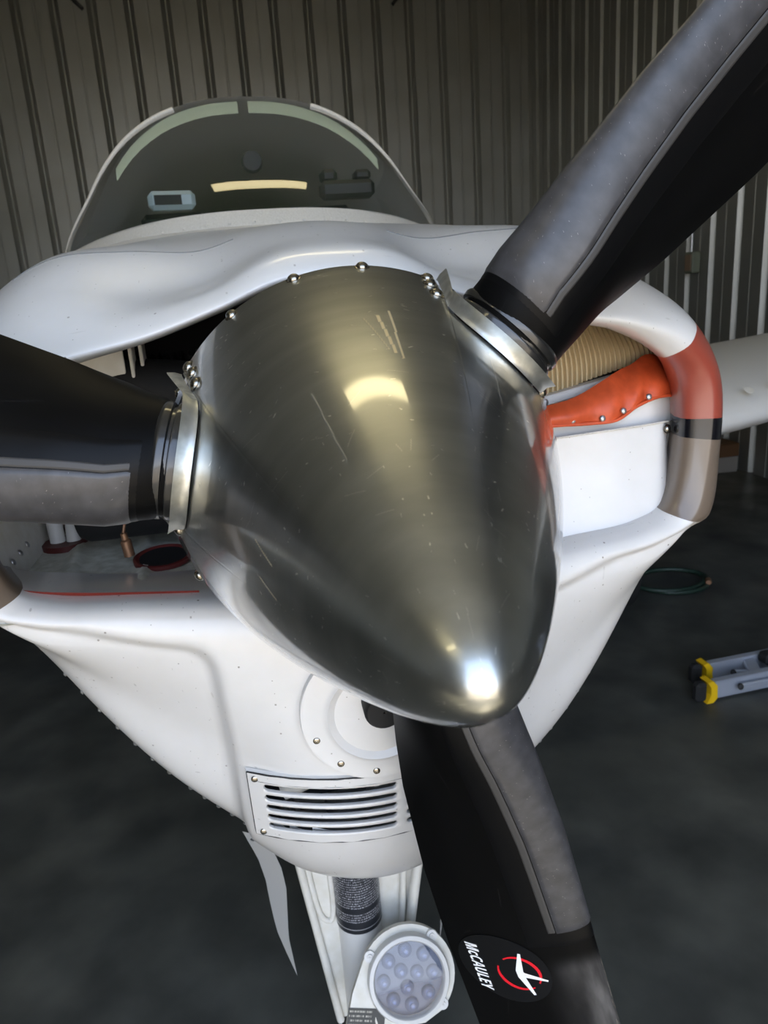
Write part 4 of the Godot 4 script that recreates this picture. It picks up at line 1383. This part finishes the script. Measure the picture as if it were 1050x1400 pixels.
func build_wings():
	var x0 := Transform3D(Basis(), Vector3(0, H, 0))
	var rv := lathe(PackedVector2Array([Vector2(0.001, 0.0015), Vector2(0.014, 0.0015), Vector2(0.016, 0.0005), Vector2(0.017, 0.0)]), 16)
	for s in [1.0, -1.0]:
		var rows := []
		for q in [[.45, 2.05, -.42, -1.35, .15], [1.4, 1.78, -.325, -1.50, .145], [2.6, 1.5, -.20, -1.64, .14], [4.9, 1.05, .06, -1.85, .12], [5.05, 0.8, .08, -1.95, .06]]:
			var row := PackedVector3Array()
			for p in foil(q[1], q[4]): row.append(Vector3(s * q[0], q[2] + p.y, q[3] - p.x))
			rows.append(row)
		var w := part("wing", grid(rows, true), M.white_plain, airplane, x0, "white low wing with rounded leading edge")
		for k in 5:
			var x := 1.56 + k * 0.105
			var y := -.30 + (x - 1.5) * 0.11
			part("rivet_plug", rv, M.fairing, w, aim(Vector3(s * x, y + 0.07, -1.555 - (x - 1.5) * 0.12), Vector3(0, 1, 0.75)))
		# main leg and wheel, hidden behind the nose from here
		part("main_gear_leg", tube(PackedVector3Array([Vector3(s * 1.35, -.3, -2.3), Vector3(s * 1.4, -.98, -2.3)]), 0.04, 12), M.white_plain, airplane, x0)
		part("main_tire", lathe(PackedVector2Array([Vector2(0.001, -0.05), Vector2(0.09, -0.06), Vector2(0.15, -0.06), Vector2(0.185, -0.035), Vector2(0.19, 0.0), Vector2(0.185, 0.035), Vector2(0.15, 0.06), Vector2(0.09, 0.06), Vector2(0.001, 0.05)]), 32), M.rubber, airplane, x0 * aim(Vector3(s * 1.47, -1.06 - s * 0.041, -2.3), Vector3(1, 0, 0)))
		# tailplane
		var tl := []
		for q in [[.03, 1.0, .26, -6.4], [1.7, .6, .28, -6.75]]:
			var row := PackedVector3Array()
			for p in foil(q[1], 0.09): row.append(Vector3(s * q[0], q[2] + p.y, q[3] - p.x))
			tl.append(row)
		part("tailplane", grid(tl, true), M.white_plain, airplane, x0)
	var fin := []
	for q in [[.3, 1.3, -5.9], [1.3, .6, -6.75]]:
		var row := PackedVector3Array()
		for p in foil(q[1], 0.09): row.append(Vector3(p.y, q[0], q[2] - p.x))
		fin.append(row)
	part("tail_fin", grid(fin, true), M.white_plain, airplane, x0)

# ------------------------------------------------------------------ hangar
func sheet_panel(w: float, h: float, rib_w: float, rib_d: float) -> ArrayMesh:
	# one sheet strip in local x (0..w) and y (0..h), facing +z; a flat, then a groove that dips back
	var xs := PackedFloat32Array([0.0, w * 0.33, w * 0.34, w * 0.355, w * 0.38, w * 0.395, w - rib_w, w - rib_w * 0.58, w - rib_w * 0.42, w])
	var zs := PackedFloat32Array([0.0, 0.0, 0.004, 0.004, 0.004, 0.0, 0.0, -rib_d, -rib_d, 0.0])
	var st := SurfaceTool.new()
	st.begin(Mesh.PRIMITIVE_TRIANGLES)
	st.set_smooth_group(-1)
	for i in xs.size() - 1:
		var a := Vector3(xs[i], 0, zs[i])
		var b := Vector3(xs[i + 1], 0, zs[i + 1])
		var u := Vector3(0, h, 0)
		for p in [a, a + u, b + u, a, b + u, b]: st.add_vertex(p)
	st.generate_normals()
	return st.commit()

func ribbed_wall(called: String, label: String, a: Vector3, b: Vector3, h: float, pitch: float, rib: float, dep: float):
	# inner face runs from a to b; the backing sheet stands behind it
	var d := (b - a).normalized()
	var n := Vector3(-d.z, 0, d.x)       # towards the room when a -> b runs with the room on that side
	var ln := a.distance_to(b)
	var basis := Basis(d, Vector3.UP, d.cross(Vector3.UP))
	var w := struct(called, box(Vector3(ln, h, 0.05), 0.001), M.sheet, label, "wall", Transform3D(basis, (a + b) * 0.5 + Vector3(0, h * 0.5, 0) - basis.z * (dep + 0.03)))
	var m := sheet_panel(pitch, h, rib, dep)
	var k := 0
	while k * pitch < ln - 0.01:
		part("wall_panel", m, M.sheet, w, w.transform.affine_inverse() * Transform3D(basis, a + d * (k * pitch)))
		k += 1

func build_hangar():
	var hh := 4.8
	struct("floor", box(Vector3(13.4, 0.2, 10.8), 0.002), M.floor, "dark grey sealed concrete hangar floor", "floor", Transform3D(Basis(), Vector3(0, -0.1, -3.1)))
	struct("trim_1", box(Vector3(80, 0.2, 40), 0.002), M.concrete, "sunlit concrete apron outside the open door", "apron", Transform3D(Basis(), Vector3(0, -0.115, 22.3)))
	ribbed_wall("wall_back", "brown-grey ribbed metal sheeting at the back of the hangar", Vector3(-6.6, 0, -8.3), Vector3(3.5, 0, -8.3), hh, 0.366, 0.10, 0.045)
	ribbed_wall("wall_right", "dark ribbed metal sheeting along the right side, bright ribs", Vector3(3.5, 0, -8.3), Vector3(3.5, 0, -3.7), hh, 0.305, 0.07, 0.04)
	struct("wall_step", box(Vector3(3.2, hh, 0.12), 0.002), M.sheet, "short ribbed wall stepping out behind the wing", "wall", Transform3D(Basis(), Vector3(5.12, hh * 0.5, -3.62)))
	struct("wall_wing", box(Vector3(0.12, hh, 6.0), 0.002), M.ceiling, "side wall beyond the wing tip at right", "wall", Transform3D(Basis(), Vector3(6.66, hh * 0.5, -0.7)))
	struct("wall_left", box(Vector3(0.12, hh, 10.7), 0.002), M.ceiling, "side wall beyond the wing tip at left", "wall", Transform3D(Basis(), Vector3(-6.66, hh * 0.5, -3.05)))
	struct("ceiling", box(Vector3(13.4, 0.12, 10.8), 0.002), M.ceiling, "white faced insulated hangar roof", "ceiling", Transform3D(Basis(), Vector3(0, hh + 0.06, -3.1)))
	# front with the door part-way open
	struct("door_1", box(Vector3(DOOR_L + 6.7, hh, 0.1), 0.002), M.ceiling, "closed hangar door leaf left of the opening", "door", Transform3D(Basis(), Vector3((DOOR_L - 6.7) * 0.5, hh * 0.5, DOOR_Z)))
	struct("door_2", box(Vector3(6.7 - DOOR_R, hh, 0.1), 0.002), M.ceiling, "closed hangar door leaf right of the opening", "door", Transform3D(Basis(), Vector3((DOOR_R + 6.7) * 0.5, hh * 0.5, DOOR_Z)))
	struct("trim_2", box(Vector3(DOOR_R - DOOR_L, 0.6, 0.1), 0.002), M.ceiling, "sheet lintel over the door opening", "lintel", Transform3D(Basis(), Vector3((DOOR_R + DOOR_L) * 0.5, hh - 0.3, DOOR_Z)))

func ceiling_lamp(at: Vector3, size: Vector2, energy: float, label: String):
	var t := thing("strip_light", label, "lamp", at, 0.0)
	part("housing", box(Vector3(size.x + 0.06, 0.06, size.y + 0.05), 0.01), M.white_plain, t, Transform3D(Basis(), Vector3(0, 0.035, 0)))
	var e := mat(Color(0.9, 0.85, 0.7), 0.5)
	e.emission_enabled = true
	e.emission = Color(1.0, 0.93, 0.72)
	e.emission_energy_multiplier = energy * 1.0
	part("diffuser_panel", box(Vector3(size.x, 0.02, size.y), 0.006), e, t, Transform3D(Basis(), Vector3(0, -0.005, 0)))
	part("hanger_wire", tube(PackedVector3Array([Vector3(-size.x * 0.4, 0.06, 0), Vector3(-size.x * 0.4, 4.81 - at.y, 0)]), 0.006, 6), M.steel, t)
	part("hanger_wire", tube(PackedVector3Array([Vector3(size.x * 0.4, 0.06, 0), Vector3(size.x * 0.4, 4.81 - at.y, 0)]), 0.006, 6), M.steel, t)
	var l := AreaLight3D.new()
	l.name = "lamp_light"
	l.area_size = size
	l.light_color = Color(1.0, 0.93, 0.72)
	l.light_energy = energy * 0.035
	l.shadow_enabled = true
	l.position = Vector3(0, -0.03, 0)
	l.rotation_degrees = Vector3(-90, 0, 0)
	l.area_range = 14.0
	t.add_child(l, true)

func build_small_things():
	# folded ladder lying on the floor
	var t := thing("step_ladder", "folded aluminium step ladder with yellow and black feet lying on the floor", "ladder", Vector3(1.335, 0, -1.44), deg_to_rad(3.0))
	t.scale = Vector3.ONE * 0.85
	var foot := func(y: float, z: float, x: float):
		var ft := part("foot", join([[box(Vector3(0.05, 0.085, 0.045), 0.012), Transform3D(Basis(), Vector3(x - 0.03, y, z))]]), M.rubber, t)
		var cap := PackedVector2Array()
		for q in [[-.012, .046], [.012, .050], [.034, .026], [.036, -.03], [.018, -.048], [-.012, -.048], [.006, -.012], [.004, .022]]: cap.append(Vector2(q[0], q[1]))
		part("foot_cap", plate(cap, 0.052), M.yellow, ft, Transform3D(Basis(), Vector3(x, y, z + 0.026)))
	for q in [[0.05, 0.07, 0.0], [0.052, -0.06, 0.075]]:
		(foot as Callable).call(q[0], q[1], q[2])
		part("side_rail", join([
			[box(Vector3(1.5, 0.075, 0.004), 0.001), Transform3D(Basis(), Vector3(q[2] + 0.78, q[0], q[1] + 0.012))],
			[box(Vector3(1.5, 0.006, 0.028), 0.001), Transform3D(Basis(), Vector3(q[2] + 0.78, q[0] + 0.036, q[1]))],
			[box(Vector3(1.5, 0.006, 0.028), 0.001), Transform3D(Basis(), Vector3(q[2] + 0.78, q[0] - 0.036, q[1]))]]), M.alloy, t)
	for q in [[0.13, 0.075, 0.085, 0.62, 0.03], [0.18, -0.03, 0.10, 0.6, 0.05]]:
		part("brace", join([bar(Vector3(q[0], 0.06, q[1] + 0.03), Vector3(q[3], 0.045, q[4] + 0.07), 0.014, 0.022, 0.004)]), M.alloy, t)
		part("bolt", rivet_mesh(0.014, 0.012), M.dark, t, aim(Vector3(q[0], 0.06, q[1] + 0.034), Vector3(0, 0.4, 1)))
	for k in 4:
		part("rung", join([bar(Vector3(0.24 + k * 0.3, 0.06, 0.07), Vector3(0.30 + k * 0.3, 0.07, -0.06), 0.05, 0.025, 0.004)]), M.alloy, t)
	part("hinge_block", box(Vector3(0.06, 0.05, 0.06), 0.01), M.rubber, t, Transform3D(Basis(), Vector3(0.36, 0.09, -0.01)))
	# hose
	var pth := PackedVector3Array()
	for k in 73:
		var a := TAU * k / 36.0 + 0.6
		var rr := 0.15 + 0.012 * sin(a * 1.5)
		pth.append(Vector3(rr * cos(a) * 1.15, 0.012 + 0.018 * k / 72.0, rr * sin(a) * 0.9))
	var hs := thing("garden_hose", "dark green hose lying in a loop on the floor behind the nose", "hose", Vector3(1.80, 0, -2.36))
	var hm := mat(Color(0.13, 0.21, 0.17), 0.5)
	part("hose_loop", tube(pth, 0.011, 8), hm, hs)
	part("hose_end", lathe(PackedVector2Array([Vector2(0.001, 0), Vector2(0.014, 0), Vector2(0.014, 0.03), Vector2(0.011, 0.034), Vector2(0.001, 0.034)]), 12), M.copper, hs, aim(pth[72], pth[72] - pth[71]))
	# carton by the wall
	var bx := thing("carton", "small brown and white carton against the right wall under the wing", "box", Vector3(3.3, 0, -4.3))
	part("carton_body", box(Vector3(0.3, 0.12, 0.3), 0.006), mat(Color(0.5, 0.48, 0.46), 0.8), bx, Transform3D(Basis(), Vector3(0, 0.06, 0)))
	part("carton_lid", box(Vector3(0.31, 0.10, 0.31), 0.006), mat(Color(0.34, 0.23, 0.13), 0.8), bx, Transform3D(Basis(), Vector3(0, 0.17, 0)))
	# electrical box on the wall
	var eb := thing("outlet_box", "small grey-green electrical box fixed to the ribbed right wall", "electrical box", Vector3(3.46, 1.53, -4.86))
	part("box_body", box(Vector3(0.07, 0.16, 0.11), 0.008), mat(Color(0.42, 0.44, 0.38), 0.5), eb)
	part("box_cover", box(Vector3(0.008, 0.12, 0.08), 0.002), mat(Color(0.5, 0.42, 0.34), 0.5), eb, Transform3D(Basis(), Vector3(-0.038, 0, 0)))
	part("conduit", tube(PackedVector3Array([Vector3(0.0, 0.08, -0.02), Vector3(0.0, 3.25, -0.02)]), 0.012, 8), M.steel, eb)

func build_braces():
	for q in [[Vector3(-1.75, 4.79, -7.6), Vector3(-1.155, 4.20, -7.6), "short dark roof brace high above the left of the windshield"], [Vector3(2.3, 4.79, -7.6), Vector3(1.80, 4.235, -7.6), "short dark roof brace high above the middle of the back wall"]]:
		var t := thing("roof_brace", q[2], "brace", q[0])
		part("brace_rod", join([bar(Vector3.ZERO, q[1] - q[0], 0.05, 0.03, 0.004)]), M.darker, t)
		part("brace_foot", box(Vector3(0.1, 0.012, 0.1), 0.002), M.darker, t, Transform3D(Basis(), Vector3(0, -0.02, 0)))

func _ready():
	# camera
	var cam := Camera3D.new()
	cam.name = "camera"
	add_child(cam)
	cam.position = Vector3(-0.0986, H + 0.1467, 0.6493)
	cam.rotation_order = EULER_ORDER_YXZ
	cam.rotation_degrees = Vector3(-15.893, -10.021, -3.957)
	cam.fov = 69.57
	cam.near = 0.02
	cam.far = 200.0
	cam.current = true
	var lens := CameraAttributesPhysical.new()
	lens.frustum_focal_length = 17.28
	lens.frustum_focus_distance = 0.6
	lens.exposure_aperture = 10.8
	lens.frustum_near = 0.02
	lens.frustum_far = 200.0
	cam.attributes = lens
	# sky, exposure
	var sky_m := ProceduralSkyMaterial.new()
	sky_m.sky_top_color = Color(0.54, 0.61, 0.72)
	sky_m.sky_horizon_color = Color(0.86, 0.87, 0.89)
	sky_m.ground_horizon_color = Color(0.55, 0.53, 0.5)
	sky_m.ground_bottom_color = Color(0.4, 0.38, 0.35)
	sky_m.sky_energy_multiplier = 1.0
	var sky := Sky.new()
	sky.sky_material = sky_m
	var env := Environment.new()
	env.background_mode = Environment.BG_SKY
	env.sky = sky
	env.background_energy_multiplier = 13.5
	env.tonemap_mode = Environment.TONE_MAPPER_LINEAR
	env.tonemap_exposure = 0.58
	env.sdfgi_enabled = true
	env.ssao_enabled = true
	env.ssil_enabled = true
	var we := WorldEnvironment.new()
	we.name = "world_environment"
	we.environment = env
	add_child(we)
	var sun := DirectionalLight3D.new()
	sun.name = "sun"
	sun.light_color = Color(1.0, 0.93, 0.81)
	sun.light_energy = 9.5
	sun.light_angular_distance = 0.5
	sun.shadow_enabled = true
	add_child(sun)
	sun.look_at_from_position(Vector3(0.35, 2.48, 1.0), Vector3.ZERO)
	make_materials()
	ceiling_lamp(Vector3(0.1, 4.0, -1.88), Vector2(1.35, 0.2), 11.0, "warm strip light hung over the engine")
	ceiling_lamp(Vector3(-2.3, 4.0, 1.2), Vector2(1.3, 0.2), 11.0, "warm strip light hung in front of the wing at left")
	build_hangar()
	airplane = thing("airplane", "white single-engine propeller airplane with polished spinner and three black blades", "airplane")
	airplane.rotation_degrees.z = LEAN
	airplane.position = Vector3(H * sin(deg_to_rad(LEAN)), H - H * cos(deg_to_rad(LEAN)), 0)
	build_cowling()
	build_spinner()
	build_blades()
	build_wings()
	build_cabin()
	build_inlets()
	build_chin()
	build_gear()
	build_small_things()
	build_braces()
